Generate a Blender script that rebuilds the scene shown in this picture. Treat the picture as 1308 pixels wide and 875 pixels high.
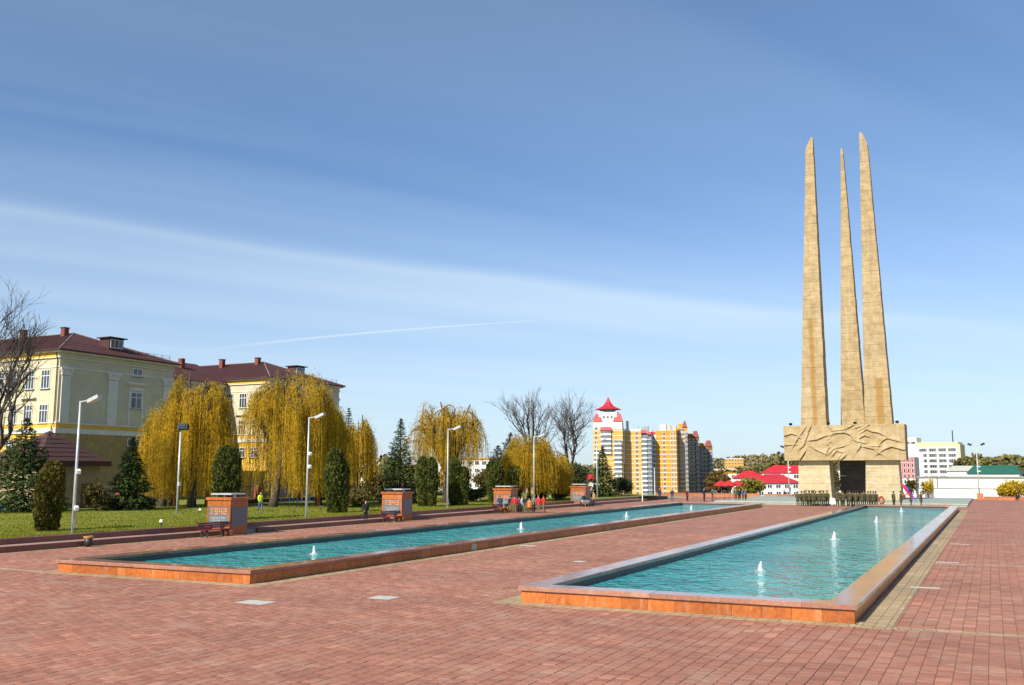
import bpy, bmesh, math, random
import numpy as np
from mathutils import Vector, Matrix
C = bpy.context.scene.collection
R = math.radians
for o in list(bpy.data.objects): bpy.data.objects.remove(o)

# ------------------------------------------------------------------ camera, world, sun, exposure
EYE = 3.95
YAW, PITCH = R(26.34), R(7.715)
cam = bpy.data.objects.new('camera', bpy.data.cameras.new('camera')); C.objects.link(cam)
cam.location = (0, 0, EYE); cam.rotation_euler = (math.pi/2 + PITCH, 0, YAW)
cam.data.sensor_width = 36; cam.data.lens = 33.83; cam.data.clip_end = 9000
sc = bpy.context.scene; sc.camera = cam
sc.view_settings.view_transform = 'Standard'; sc.view_settings.look = 'None'
sc.view_settings.exposure = 0.47; sc.view_settings.gamma = 1
SUN_EL = R(37); SUN_AZ = R(191)           # azimuth clockwise from +Y
sdir = Vector((math.sin(SUN_AZ)*math.cos(SUN_EL), math.cos(SUN_AZ)*math.cos(SUN_EL), math.sin(SUN_EL)))
sl = bpy.data.lights.new('sun', 'SUN'); sl.energy = 5.0; sl.angle = R(0.53); sl.color = (1, .93, .80)
sun = bpy.data.objects.new('sun', sl); C.objects.link(sun); sun.location = (0, -40, 60)
sun.rotation_euler = sdir.to_track_quat('Z', 'Y').to_euler()

W = bpy.data.worlds.new('World'); sc.world = W; W.use_nodes = True
nt = W.node_tree; nt.nodes.clear(); N = nt.nodes; K = nt.links
def wn(t, **kw):
    n = N.new(t)
    for k, v in kw.items(): setattr(n, k, v)
    return n
def wmath(op, a, b=None, c=None):
    n = wn('ShaderNodeMath', operation=op)
    for i, x in enumerate((a, b, c)):
        if x is None: continue
        if isinstance(x, (int, float)): n.inputs[i].default_value = x
        else: K.new(x, n.inputs[i])
    return n.outputs[0]
sky = wn('ShaderNodeTexSky', sky_type='NISHITA'); sky.sun_disc = False
sky.sun_elevation = SUN_EL; sky.sun_rotation = SUN_AZ; sky.altitude = 150
sky.air_density = 1.0; sky.dust_density = 0.55; sky.ozone_density = 1.6
hs = wn('ShaderNodeHueSaturation'); hs.inputs['Saturation'].default_value = 1.0; K.new(sky.outputs[0], hs.inputs['Color'])
tc = wn('ShaderNodeTexCoord'); sx = wn('ShaderNodeSeparateXYZ'); K.new(tc.outputs['Generated'], sx.inputs[0])
zc = wmath('MAXIMUM', sx.outputs[2], 0.03)
px, py = wmath('DIVIDE', sx.outputs[0], zc), wmath('DIVIDE', sx.outputs[1], zc)   # a thin cloud layer, seen from below
def sstep(x, lo, hi):
    n = wn('ShaderNodeMapRange', interpolation_type='SMOOTHSTEP'); K.new(x, n.inputs[0])
    n.inputs[1].default_value = lo; n.inputs[2].default_value = hi; return n.outputs[0]
cmb = wn('ShaderNodeCombineXYZ'); K.new(px, cmb.inputs[0]); K.new(py, cmb.inputs[1])
def noise(rot, scale, sc_, det=4, dist=0.0):
    mp = wn('ShaderNodeMapping'); K.new(cmb.outputs[0], mp.inputs[0]); mp.vector_type = 'TEXTURE'; mp.inputs['Rotation'].default_value[2] = rot; mp.inputs['Scale'].default_value = [1/v for v in scale]
    n = wn('ShaderNodeTexNoise'); K.new(mp.outputs[0], n.inputs['Vector']); n.inputs['Scale'].default_value = sc_
    n.inputs['Detail'].default_value = det; n.inputs['Distortion'].default_value = dist; return n.outputs[0]
wob = wmath('SUBTRACT', noise(0, (1, 1, 1), .55, 2), .5)
def along(p0, p1):
    (ax, ay), (bx, by) = p0, p1; L = math.hypot(bx-ax, by-ay); ux, uy = (bx-ax)/L, (by-ay)/L
    qx, qy = wmath('SUBTRACT', px, ax), wmath('SUBTRACT', py, ay)
    s = wmath('ADD', wmath('MULTIPLY', qx, ux), wmath('MULTIPLY', qy, uy))
    d = wmath('ADD', wmath('MULTIPLY', qx, -uy), wmath('MULTIPLY', qy, ux)); return s, d, L
# the long soft band across the middle of the sky: crisp near edge, fading towards the horizon side
s1, d1, L1 = along((-3.39, 2.40), (-1.5, 5.75))
d1 = wmath('ADD', d1, wmath('MULTIPLY', wob, .5))
d1 = wmath('ADD', d1, wmath('MULTIPLY', wmath('MULTIPLY', wmath('SUBTRACT', s1, 1.9), wmath('SUBTRACT', s1, 1.9)), .035))
band = wmath('MULTIPLY', sstep(d1, -.30, .16), wmath('SUBTRACT', 1.0, sstep(d1, .05, 2.2)))
band = wmath('MULTIPLY', band, wmath('SUBTRACT', 1.0, wmath('MULTIPLY', sstep(s1, 3.8, 6.2), .7)))
band = wmath('MULTIPLY', band, wmath('ADD', .5, wmath('MULTIPLY', sstep(s1, 0.2, 3.0), .5)))
edge = wmath('MULTIPLY', wmath('MULTIPLY', sstep(d1, -.10, .05), wmath('SUBTRACT', 1.0, sstep(d1, .03, .22))), wmath('SUBTRACT', 1.0, sstep(s1, 1.8, 3.4)))
# the contrail low on the left
s2, d2, L2 = along((-5.65, 5.84), (-2.34, 5.66))
d2 = wmath('SUBTRACT', d2, wmath('MULTIPLY', wmath('MULTIPLY', wmath('SUBTRACT', s2, 1.6), wmath('SUBTRACT', s2, 1.6)), .05))
d2 = wmath('ADD', d2, .06)
wid = wmath('ADD', .025, wmath('MULTIPLY', wmath('MAXIMUM', wmath('SUBTRACT', 3.3, s2), 0), .022))
trail = wmath('SUBTRACT', 1.0, sstep(wmath('DIVIDE', wmath('ABSOLUTE', d2), wid), 0.2, 1.0))
trail = wmath('MULTIPLY', trail, wmath('MULTIPLY', sstep(s2, -.5, 1.6), wmath('SUBTRACT', 1.0, sstep(s2, 2.3, 3.5))))
cir = wmath('MULTIPLY', sstep(noise(R(57), (.22, 1.5, 1), .9, 5, .5), .40, .78), sstep(noise(0, (1, 1, 1), .35, 2), .3, .62))
thin = sstep(noise(R(62), (.10, 1.0, 1), .8, 3, .3), .36, .72)
cl = wmath('ADD', wmath('MULTIPLY', band, .34), wmath('MULTIPLY', edge, .08))
cl = wmath('ADD', cl, wmath('MULTIPLY', trail, .34)); cl = wmath('ADD', cl, wmath('MULTIPLY', cir, .10)); cl = wmath('ADD', cl, wmath('MULTIPLY', thin, .12))
veil = wmath('ADD', .02, wmath('MULTIPLY', wmath('SUBTRACT', 1.0, sstep(sx.outputs[2], 0.02, .32)), .50))   # thin high haze, denser towards the horizon
cl = wmath('ADD', cl, veil); cl = wmath('MINIMUM', cl, .8)
gt = wn('ShaderNodeMixRGB', blend_type='MULTIPLY'); gt.inputs[0].default_value = 1; K.new(hs.outputs[0], gt.inputs[1]); 
hz = wn('ShaderNodeMixRGB'); K.new(sstep(sx.outputs[2], 0.0, .42), hz.inputs[0]); hz.inputs[1].default_value = (.74, .88, 1.16, 1); hz.inputs[2].default_value = (.72, .92, 1.12, 1); K.new(hz.outputs[0], gt.inputs[2])
mx = wn('ShaderNodeMixRGB'); K.new(cl, mx.inputs[0]); K.new(gt.outputs[0], mx.inputs[1]); mx.inputs[2].default_value = (6.1, 7.4, 8.3, 1)
bg = wn('ShaderNodeBackground'); K.new(mx.outputs[0], bg.inputs[0]); bg.inputs[1].default_value = 0.088
wo = wn('ShaderNodeOutputWorld'); K.new(bg.outputs[0], wo.inputs[0])

# ------------------------------------------------------------------ helpers
class MB:
    """collects shapes and links them as one mesh object"""
    def __init__(s): s.v, s.f, s.m = [], [], []
    def add(s, vs, fs, mi=0):
        b = len(s.v); s.v += [tuple(v) for v in vs]
        for f in fs: s.f.append(tuple(b+i for i in f)); s.m.append(mi)
        return s
    def box(s, x0, y0, z0, x1, y1, z1, mi=0):
        return s.add([(x0,y0,z0),(x1,y0,z0),(x1,y1,z0),(x0,y1,z0),(x0,y0,z1),(x1,y0,z1),(x1,y1,z1),(x0,y1,z1)],
              [(0,3,2,1),(4,5,6,7),(0,1,5,4),(1,2,6,5),(2,3,7,6),(3,0,4,7)], mi)
    def cbox(s, x0, y0, z0, x1, y1, z1, c=.02, mi=0):
        return s.add([(x0,y0,z0),(x1,y0,z0),(x1,y1,z0),(x0,y1,z0),(x0,y0,z1-c),(x1,y0,z1-c),(x1,y1,z1-c),(x0,y1,z1-c),
               (x0+c,y0+c,z1),(x1-c,y0+c,z1),(x1-c,y1-c,z1),(x0+c,y1-c,z1)],
              [(0,3,2,1),(8,9,10,11),(0,1,5,4),(1,2,6,5),(2,3,7,6),(3,0,4,7),(4,5,9,8),(5,6,10,9),(6,7,11,10),(7,4,8,11)], mi)
    def obox(s, c, size, rz=0, mi=0, rx=0, ry=0):
        m = Matrix.Translation(c) @ Matrix.Rotation(rz,4,'Z') @ Matrix.Rotation(ry,4,'Y') @ Matrix.Rotation(rx,4,'X')
        a, b, d = [q/2 for q in size]
        vs = [m @ Vector(p) for p in [(-a,-b,-d),(a,-b,-d),(a,b,-d),(-a,b,-d),(-a,-b,d),(a,-b,d),(a,b,d),(-a,b,d)]]
        return s.add(vs, [(0,3,2,1),(4,5,6,7),(0,1,5,4),(1,2,6,5),(2,3,7,6),(3,0,4,7)], mi)
    def tube(s, pts, radii, n=6, mi=0, cap=True):
        pts = [Vector(p) for p in pts]; rings = []; vs = []
        for i, p in enumerate(pts):
            t = (pts[min(i+1,len(pts)-1)] - pts[max(i-1,0)]).normalized()
            a = t.cross(Vector((0,0,1)) if abs(t.z) < .9 else Vector((1,0,0))).normalized(); b = t.cross(a)
            r = radii[i] if hasattr(radii,'__len__') else radii
            for k in range(n):
                an = 2*math.pi*k/n; vs.append(p + a*(r*math.cos(an)) + b*(r*math.sin(an)))
        fs = []
        for i in range(len(pts)-1):
            for k in range(n): fs.append((i*n+k, i*n+(k+1)%n, (i+1)*n+(k+1)%n, (i+1)*n+k))
        if cap: fs.append(tuple(range(n))[::-1]); fs.append(tuple((len(pts)-1)*n+k for k in range(n)))
        return s.add(vs, fs, mi)
    def prism(s, poly, z0, z1, mi=0):
        n = len(poly); vs = [(x,y,z0) for x,y in poly] + [(x,y,z1) for x,y in poly]
        return s.add(vs, [tuple(range(n))[::-1], tuple(range(n,2*n))] + [(i,(i+1)%n,n+(i+1)%n,n+i) for i in range(n)], mi)
    def lathe(s, prof, n=12, c=(0,0,0), mi=0, sq=(1,1)):
        vs = []; fs = []
        for r, z in prof:
            for k in range(n):
                a = 2*math.pi*k/n; vs.append((c[0]+r*sq[0]*math.cos(a), c[1]+r*sq[1]*math.sin(a), c[2]+z))
        for i in range(len(prof)-1):
            for k in range(n): fs.append((i*n+k, i*n+(k+1)%n, (i+1)*n+(k+1)%n, (i+1)*n+k))
        fs.append(tuple(range(n))[::-1]); fs.append(tuple((len(prof)-1)*n+k for k in range(n)))
        return s.add(vs, fs, mi)
    def mesh(s, name, mats, smooth=False):
        me = bpy.data.meshes.new(name); me.from_pydata(s.v, [], s.f)
        for m in (mats if isinstance(mats, (list,tuple)) else [mats]): me.materials.append(m)
        if any(s.m): me.polygons.foreach_set('material_index', s.m)
        if smooth: me.polygons.foreach_set('use_smooth', [True]*len(s.f))
        me.update(); return me
    def build(s, name, mats, parent=None, loc=None, smooth=False):
        return link(name, s.mesh(name, mats, smooth), parent, loc)
def link(name, me, parent=None, loc=None, rz=0):
    o = bpy.data.objects.new(name, me); C.objects.link(o)
    if parent: o.parent = parent
    if loc is not None: o.location = loc
    if rz: o.rotation_euler = (0,0,rz)
    return o
def quads_mesh(name, q, m, tint=None):
    q = np.asarray(q, dtype=np.float32); n = len(q); me = bpy.data.meshes.new(name)
    me.vertices.add(4*n); me.vertices.foreach_set('co', q.reshape(-1)); me.loops.add(4*n); me.loops.foreach_set('vertex_index', np.arange(4*n, dtype=np.int32))
    me.polygons.add(n); me.polygons.foreach_set('loop_start', np.arange(0,4*n,4, dtype=np.int32)); me.polygons.foreach_set('loop_total', np.full(n,4,dtype=np.int32))
    me.materials.append(m); me.update(calc_edges=True); return me
def leafquads(c, u, v):
    return np.stack([c-u-v, c+u-v, c+u+v, c-u+v], 1)
def tag(o, label=None, cat=None, group=None, kind=None):
    if label: o['label'] = label
    if cat: o['category'] = cat
    if group: o['group'] = group
    if kind: o['kind'] = kind
    return o
def thing(name, label, cat, loc=(0,0,0), rz=0, group=None):
    o = bpy.data.objects.new(name, None); C.objects.link(o); o.location = loc; o.rotation_euler = (0,0,rz); o.empty_display_size = .2
    return tag(o, label, cat, group)
def dup(root, loc, rz=0, label=None, scale=1, group=None):
    r = root.copy(); C.objects.link(r); r.location = loc; r.rotation_euler = (0,0,rz); r.scale = (scale,)*3 if not hasattr(scale,'__len__') else scale
    if label: r['label'] = label
    if group: r['group'] = group
    for ch in list(root.children):
        c = ch.copy(); C.objects.link(c); c.parent = r
        for g in ch.children:
            d = g.copy(); C.objects.link(d); d.parent = c
    return r
FH = math.hypot(1229, 166.5)
def at(bear, D):
    """ground position at a bearing (tangent units of the lens, 1 = a sixteenth of a degree or so) and a distance in metres along the view axis"""
    l = (bear-654)/FH*D
    return (-math.sin(YAW)*D + math.cos(YAW)*l, math.cos(YAW)*D + math.sin(YAW)*l)

# ------------------------------------------------------------------ materials
def mat(name, c1, c2=None, scale=4, rough=.8, bump=0, bscale=40, metal=0, detail=4, lo=.35, hi=.65, coat=0, trans=0, spec=.5, rnd=0, streak=None):
    m = bpy.data.materials.new(name); m.use_nodes = True; t = m.node_tree; b = t.nodes['Principled BSDF']
    b.inputs['Roughness'].default_value = rough; b.inputs['Metallic'].default_value = metal; b.inputs['Specular IOR Level'].default_value = spec
    if coat: b.inputs['Coat Weight'].default_value = coat; b.inputs['Coat Roughness'].default_value = .12
    geo = t.nodes.new('ShaderNodeNewGeometry'); col = None
    if c2 is not None:
        n = t.nodes.new('ShaderNodeTexNoise'); n.inputs['Scale'].default_value = scale; n.inputs['Detail'].default_value = detail
        t.links.new(geo.outputs['Position'], n.inputs['Vector'])
        r = t.nodes.new('ShaderNodeMapRange'); r.inputs[1].default_value = lo; r.inputs[2].default_value = hi; t.links.new(n.outputs[0], r.inputs[0])
        mixn = t.nodes.new('ShaderNodeMixRGB'); mixn.inputs[1].default_value = (*c1,1); mixn.inputs[2].default_value = (*c2,1); t.links.new(r.outputs[0], mixn.inputs[0])
        col = mixn.outputs[0]
    else:
        b.inputs['Base Color'].default_value = (*c1,1)
    if streak:                     # rain and lime streaks running down the face
        mp = t.nodes.new('ShaderNodeMapping'); mp.inputs['Scale'].default_value = streak[1]; t.links.new(geo.outputs['Position'], mp.inputs[0])
        sn = t.nodes.new('ShaderNodeTexNoise'); sn.inputs['Scale'].default_value = 1; sn.inputs['Detail'].default_value = 6; sn.inputs['Roughness'].default_value = .65; t.links.new(mp.outputs[0], sn.inputs['Vector'])
        sr = t.nodes.new('ShaderNodeMapRange'); sr.inputs[1].default_value = .52; sr.inputs[2].default_value = .75; sr.inputs[4].default_value = streak[2]; t.links.new(sn.outputs[0], sr.inputs[0])
        sm = t.nodes.new('ShaderNodeMixRGB'); t.links.new(sr.outputs[0], sm.inputs[0]); t.links.new(col, sm.inputs[1]); sm.inputs[2].default_value = (*streak[0],1); col = sm.outputs[0]
    if rnd:
        oi = t.nodes.new('ShaderNodeObjectInfo'); h = t.nodes.new('ShaderNodeHueSaturation'); mr = t.nodes.new('ShaderNodeMapRange')
        mr.inputs[3].default_value = 1-rnd; mr.inputs[4].default_value = 1+rnd; t.links.new(oi.outputs['Random'], mr.inputs[0]); t.links.new(mr.outputs[0], h.inputs['Value'])
        if col: t.links.new(col, h.inputs['Color'])
        else: h.inputs['Color'].default_value = (*c1,1)
        col = h.outputs[0]
    if col: t.links.new(col, b.inputs['Base Color'])
    if bump:
        bn = t.nodes.new('ShaderNodeTexNoise'); bn.inputs['Scale'].default_value = bscale; bn.inputs['Detail'].default_value = 5; t.links.new(geo.outputs['Position'], bn.inputs['Vector'])
        bp = t.nodes.new('ShaderNodeBump'); bp.inputs['Strength'].default_value = bump; bp.inputs['Distance'].default_value = 1/bscale
        t.links.new(bn.outputs[0], bp.inputs['Height']); t.links.new(bp.outputs[0], b.inputs['Normal'])
    if trans:
        tr = t.nodes.new('ShaderNodeBsdfTranslucent'); ms = t.nodes.new('ShaderNodeMixShader'); ms.inputs[0].default_value = trans
        if col: t.links.new(col, tr.inputs[0])
        else: tr.inputs[0].default_value = (*c1,1)
        out = t.nodes['Material Output']; t.links.new(b.outputs[0], ms.inputs[1]); t.links.new(tr.outputs[0], ms.inputs[2]); t.links.new(ms.outputs[0], out.inputs[0])
    return m
white = mat('white_paint', (.78,.77,.74), (.66,.65,.62), 3, .6)
steel = mat('grey_steel', (.55,.56,.56), (.45,.46,.46), 6, .4, metal=.3)
dark = mat('dark_metal', (.03,.03,.032), None, rough=.5)
black = mat('black_plastic', (.015,.015,.016), None, rough=.45)
glass = mat('window_glass', (.05,.065,.085), (.02,.03,.04), 1.5, .06, spec=.9)
granite_o = mat('orange_granite', (.46,.130,.024), (.32,.085,.018), 9, .34, bump=.15, bscale=60, detail=8, rnd=.26, streak=((.50,.30,.16),(5,5,.9),.55))
granite_r = mat('red_granite_coping', (.36,.17,.11), (.27,.125,.085), 12, .14, bump=.08, bscale=90, detail=8, rnd=.16, coat=.28, streak=((.42,.30,.22),(1.6,1.6,1),.6))
granite_d = mat('dark_red_granite', (.20,.075,.052), (.14,.052,.04), 10, .45, bump=.2, bscale=50, detail=8, rnd=.15)
tread_m = mat('tread_stone', (.40,.24,.18), (.31,.18,.14), 8, .7, bump=.2, bscale=50, rnd=.1)
concrete = mat('concrete', (.33,.32,.27), (.25,.24,.2), 3, .85, bump=.2, bscale=40)
pale_concrete = mat('pale_concrete', (.50,.50,.43), (.40,.41,.36), 5, .8, bump=.15, bscale=60)
bark = mat('bark', (.045,.033,.024), (.085,.066,.048), 14, .9, bump=.6, bscale=30)
bark_l = mat('grey_bark', (.085,.072,.06), (.05,.04,.033), 10, .9, bump=.5, bscale=30)
# ------------------------------------------------------------------ ground, paving, lawn
def paving_mat(name, c1, c2, c3, W_, L_, joints):
    m = bpy.data.materials.new(name); m.use_nodes = True; t = m.node_tree; b = t.nodes['Principled BSDF']; b.inputs['Roughness'].default_value = .72
    def nd(k, **kw):
        n = t.nodes.new(k)
        for a, v in kw.items(): setattr(n, a, v)
        return n
    def mt(op, a, b_=None):
        n = nd('ShaderNodeMath', operation=op)
        for i, x in enumerate((a, b_)):
            if x is None: continue
            if isinstance(x, (int, float)): n.inputs[i].default_value = x
            else: t.links.new(x, n.inputs[i])
        return n.outputs[0]
    geo = nd('ShaderNodeNewGeometry'); s = nd('ShaderNodeSeparateXYZ'); t.links.new(geo.outputs['Position'], s.inputs[0])
    xs = mt('DIVIDE', s.outputs[0], W_); col = mt('FLOOR', xs)
    sh = mt('MULTIPLY', mt('FLOORED_MODULO', col, 2.0), .5)
    ys = mt('ADD', mt('DIVIDE', s.outputs[1], L_), sh); row = mt('FLOOR', ys)
    cb = nd('ShaderNodeCombineXYZ'); t.links.new(col, cb.inputs[0]); t.links.new(row, cb.inputs[1])
    wnz = nd('ShaderNodeTexWhiteNoise', noise_dimensions='3D'); t.links.new(cb.outputs[0], wnz.inputs['Vector'])
    rp = nd('ShaderNodeValToRGB'); e = rp.color_ramp.elements; e[0].color = (*c1,1); e[1].color = tuple(v*1.2 for v in c3)+(1,); e[0].position = .05
    x = e.new(.5); x.color = (*c2,1); x = e.new(.9); x.color = tuple(.5*(p+q) for p,q in zip(c2,c3))+(1,); x = e.new(.955); x.color = (*c3,1); t.links.new(wnz.outputs['Value'], rp.inputs[0])
    big = nd('ShaderNodeTexNoise'); big.inputs['Scale'].default_value = .22; big.inputs['Detail'].default_value = 6; t.links.new(geo.outputs['Position'], big.inputs['Vector'])
    fine = nd('ShaderNodeTexNoise'); fine.inputs['Scale'].default_value = 9; fine.inputs['Detail'].default_value = 6; t.links.new(geo.outputs['Position'], fine.inputs['Vector'])
    mid = nd('ShaderNodeTexNoise'); mid.inputs['Scale'].default_value = 1.1; mid.inputs['Detail'].default_value = 7; mid.inputs['Roughness'].default_value = .65; t.links.new(geo.outputs['Position'], mid.inputs['Vector'])
    v = mt('ADD', mt('MULTIPLY', big.outputs[0], .75), mt('MULTIPLY', fine.outputs[0], .45)); v = mt('ADD', v, mt('MULTIPLY', mid.outputs[0], .6)); v = mt('ADD', v, .10)
    dusty = nd('ShaderNodeTexNoise'); dusty.inputs['Scale'].default_value = .7; dusty.inputs['Detail'].default_value = 8; dusty.inputs['Roughness'].default_value = .7
    t.links.new(geo.outputs['Position'], dusty.inputs['Vector'])
    mr = nd('ShaderNodeMapRange'); mr.inputs[1].default_value = .50; mr.inputs[2].default_value = .74; mr.inputs[4].default_value = .65; t.links.new(dusty.outputs[0], mr.inputs[0])
    h = nd('ShaderNodeHueSaturation'); t.links.new(rp.outputs[0], h.inputs['Color']); t.links.new(v, h.inputs['Value'])
    mx2 = nd('ShaderNodeMixRGB'); t.links.new(mr.outputs[0], mx2.inputs[0]); t.links.new(h.outputs[0], mx2.inputs[1]); mx2.inputs[2].default_value = (.40,.27,.19,1)
    outc = mx2.outputs[0]
    if joints:
        fx = mt('ABSOLUTE', mt('SUBTRACT', mt('SUBTRACT', xs, col), .5)); fy = mt('ABSOLUTE', mt('SUBTRACT', mt('SUBTRACT', ys, row), .5))
        j = mt('MAXIMUM', mt('GREATER_THAN', fx, .47), mt('GREATER_THAN', fy, .475))
        mj = nd('ShaderNodeMixRGB'); t.links.new(mt('MULTIPLY', j, .6), mj.inputs[0]); t.links.new(outc, mj.inputs[1]); mj.inputs[2].default_value = (.10,.06,.045,1); outc = mj.outputs[0]
    t.links.new(outc, b.inputs['Base Color'])
    bp = nd('ShaderNodeBump'); bp.inputs['Strength'].default_value = .35; bp.inputs['Distance'].default_value = .01; t.links.new(fine.outputs[0], bp.inputs['Height']); t.links.new(bp.outputs[0], b.inputs['Normal'])
    return m
PW, PL = .31, .31
REDS = ((.290,.114,.068),(.335,.138,.083),(.380,.170,.106))
BEIGE = ((.31,.225,.115),(.345,.255,.135),(.38,.285,.165))
pave = paving_mat('red_paving_slabs', *REDS, PW, PL, False)
pave_far = paving_mat('red_paving_far', *REDS, PW, PL, True)
band_m = paving_mat('beige_paving_slabs', *BEIGE, .30, .30, False)
band_far = paving_mat('beige_paving_far', *BEIGE, .30, .30, True)
sand = mat('joint_sand', (.14,.082,.055), (.24,.16,.11), 3, .95)
soil = mat('ground_soil', (.14,.13,.06), (.10,.08,.045), .02, .95, detail=8)

# terrain: one sheet to the horizon, the plateau of the square dropping to the river side
gx = np.concatenate([-np.geomspace(6000,220,14), np.arange(-200,121,20), np.geomspace(140,6000,14)])
gy = np.concatenate([[-3000,-800,-200,-60], np.arange(-40,170,15), np.arange(176,330,14), np.geomspace(345,7000,22)])
def ground_z(x, y):
    drop = np.clip((y-172)/110, 0, 1); drop = drop*drop*(3-2*drop)
    return -.25 - 13.5*drop
vs = [(float(x), float(y), float(ground_z(x,y))) for y in gy for x in gx]; nx = len(gx)
g = MB().add(vs, [(j*nx+i, j*nx+i+1, (j+1)*nx+i+1, (j+1)*nx+i) for j in range(len(gy)-1) for i in range(nx-1)])
tag(g.build('ground', soil, smooth=True), kind='structure')

X0, X1, Y0, Y1 = -44.4, 46.0, -14.0, 166.0
pavement = MB().box(X0, Y0, -.24, X1, Y1, -.016).build('plaza_pavement', sand); tag(pavement, kind='structure')
RP = (-13.3, -3.5, 27.5, 113.8); LP = (-34.1, -24.1, 27.5, 113.8)
CROSS = [27.25, 47.2, 66.0, 85.0, 104.2]
bands = [(-2.55-.0, -3.44, 26.9, 114.4), (-14.05, -13.36, 26.9, 114.4), (-13.36, -3.44, 26.9, 27.44), (-13.36,-3.44,113.86,114.4),
         (-24.04, -23.4, 26.9, 114.4), (-34.75, -34.16, 26.9, 114.4), (-34.16, -24.04, 26.9, 27.44), (-34.16,-24.04,113.86,114.4)]
bands = [(min(a,b), max(a,b), c, d) for a,b,c,d in bands]
for cy_ in CROSS:
    bands.append((-2.55, X1-2, cy_-.17, cy_+.2))
    bands.append((X0+.45, -34.75, cy_-.17, cy_+.2))
bands.append((X0, X0+.45, 14, 133))
COVERS = [(-20.6,23.8,1.05,.72,'pale square inspection cover in the paving in front of the long pool corner'), (-17.7,26.5,.85,.7,'pale inspection cover between the two pools, near their front ends'),
          (-2.35,37.1,1.0,.34,'long pale drain cover lying across the beige strip, nearest of three'), (-2.05,47.9,.95,.3,'long pale drain cover across the beige strip, middle one of three'),
          (-1.9,60.3,1.0,.34,'long pale drain cover across the beige strip, farthest of three'), (-23.0,48.5,.9,.6,'pale inspection cover close beside the left pool wall'),
          (-16.9,41.0,.55,.5,'small pale inspection cover halfway between the two pools')]
def in_rect(x, y, r, e=0): return (x > r[0]-e) & (x < r[1]+e) & (y > r[2]-e) & (y < r[3]+e)
NEAR = 62.0
rngp = np.random.default_rng(4)
def slabs(xmin, xmax, ymin, ymax, w, l, stagger, holes, gap):
    cols = np.arange(math.floor(xmin/w), math.ceil(xmax/w)+1)
    out = []
    for c in cols:
        off = -.5*(c % 2)*l if stagger else 0
        rows = np.arange(math.floor((ymin-off)/l)-1, math.ceil((ymax-off)/l)+1)
        x0 = np.full(len(rows), c*w); y0 = rows*l + off
        out.append(np.stack([x0, x0+w, y0, y0+l], 1))
    r = np.concatenate(out)
    r[:,0] = np.maximum(r[:,0], xmin); r[:,1] = np.minimum(r[:,1], xmax); r[:,2] = np.maximum(r[:,2], ymin); r[:,3] = np.minimum(r[:,3], ymax)
    for h in holes:
        hit = (r[:,1] > h[0]) & (r[:,0] < h[1]) & (r[:,3] > h[2]) & (r[:,2] < h[3])
        k = r[hit]; r = r[~hit]
        parts = []
        for side in range(4):               # keep what sticks out of the hole
            q = k.copy()
            if side == 0: q[:,1] = np.minimum(q[:,1], h[0])
            if side == 1: q[:,0] = np.maximum(q[:,0], h[1])
            if side == 2: q[:,3] = np.minimum(q[:,3], h[2]); q[:,0] = np.maximum(q[:,0], h[0]); q[:,1] = np.minimum(q[:,1], h[1])
            if side == 3: q[:,2] = np.maximum(q[:,2], h[3]); q[:,0] = np.maximum(q[:,0], h[0]); q[:,1] = np.minimum(q[:,1], h[1])
            parts.append(q)
        r = np.concatenate([r] + parts)
        r = r[(r[:,1]-r[:,0] > .03) & (r[:,3]-r[:,2] > .03)]
    r[:,0] += gap; r[:,1] -= gap; r[:,2] += gap; r[:,3] -= gap
    return r
def slab_quads(r, top, depth=.02, ch=.006):
    n = len(r); z = top + rngp.normal(0, .0016, n); tx = rngp.normal(0, .004, n); ty = rngp.normal(0, .004, n)
    def P(x, y, zz): return np.stack([x, y, zz], 1)
    a, b, c, d = r.T; zt = lambda x, y: z + tx*(x-(a+b)/2) + ty*(y-(c+d)/2)
    T = [P(a+ch,c+ch,zt(a,c)), P(b-ch,c+ch,zt(b,c)), P(b-ch,d-ch,zt(b,d)), P(a+ch,d-ch,zt(a,d))]
    B = [P(a,c,z-depth), P(b,c,z-depth), P(b,d,z-depth), P(a,d,z-depth)]
    qs = [np.stack(T,1)] + [np.stack([B[i],B[(i+1)%4],T[(i+1)%4],T[i]],1) for i in range(4)]
    return np.stack(qs, 1)      # n,5,4,3
coverholes = [(x-w/2,x+w/2,y-d/2,y+d/2) for x,y,w,d,_ in COVERS]
pools_e = [(p[0],p[1],p[2],p[3]) for p in (RP, LP)]
red = slabs(X0, 14, 8, NEAR, PW, PL, True, bands + pools_e + coverholes, .0035)
# 300 slabs that show largest: nearest in view
cxm, cym = (red[:,0]+red[:,1])/2, (red[:,2]+red[:,3])/2
dd = -math.sin(YAW)*cxm + math.cos(YAW)*cym; ll = (math.cos(YAW)*cxm + math.sin(YAW)*cym)/np.maximum(dd,.1)
vis = (np.abs(ll) < .52) & (dd > 18.0); key = np.where(vis, dd, 1e9); order = np.argsort(key)
first = order[:300]; rest = order[300:]
for i in first:
    q = slab_quads(red[i:i+1], 0)[0]; w_, l_ = red[i,1]-red[i,0], red[i,3]-red[i,2]
    me = quads_mesh('paving_slab', q, pave); link('paving_slab', me, pavement)
o = link('paving_slabs', quads_mesh('paving_slabs', slab_quads(red[rest],0).reshape(-1,4,3), pave), pavement); o['kind'] = 'stuff'
bq = []
for b in bands:
    if b[2] < NEAR: bq.append(slabs(max(b[0],X0), min(b[1],14), b[2], min(b[3],NEAR), .30, .30, False, coverholes, .002))
o = link('beige_slabs', quads_mesh('beige_slabs', slab_quads(np.concatenate(bq),.001).reshape(-1,4,3), band_m), pavement); o['kind'] = 'stuff'
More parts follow.
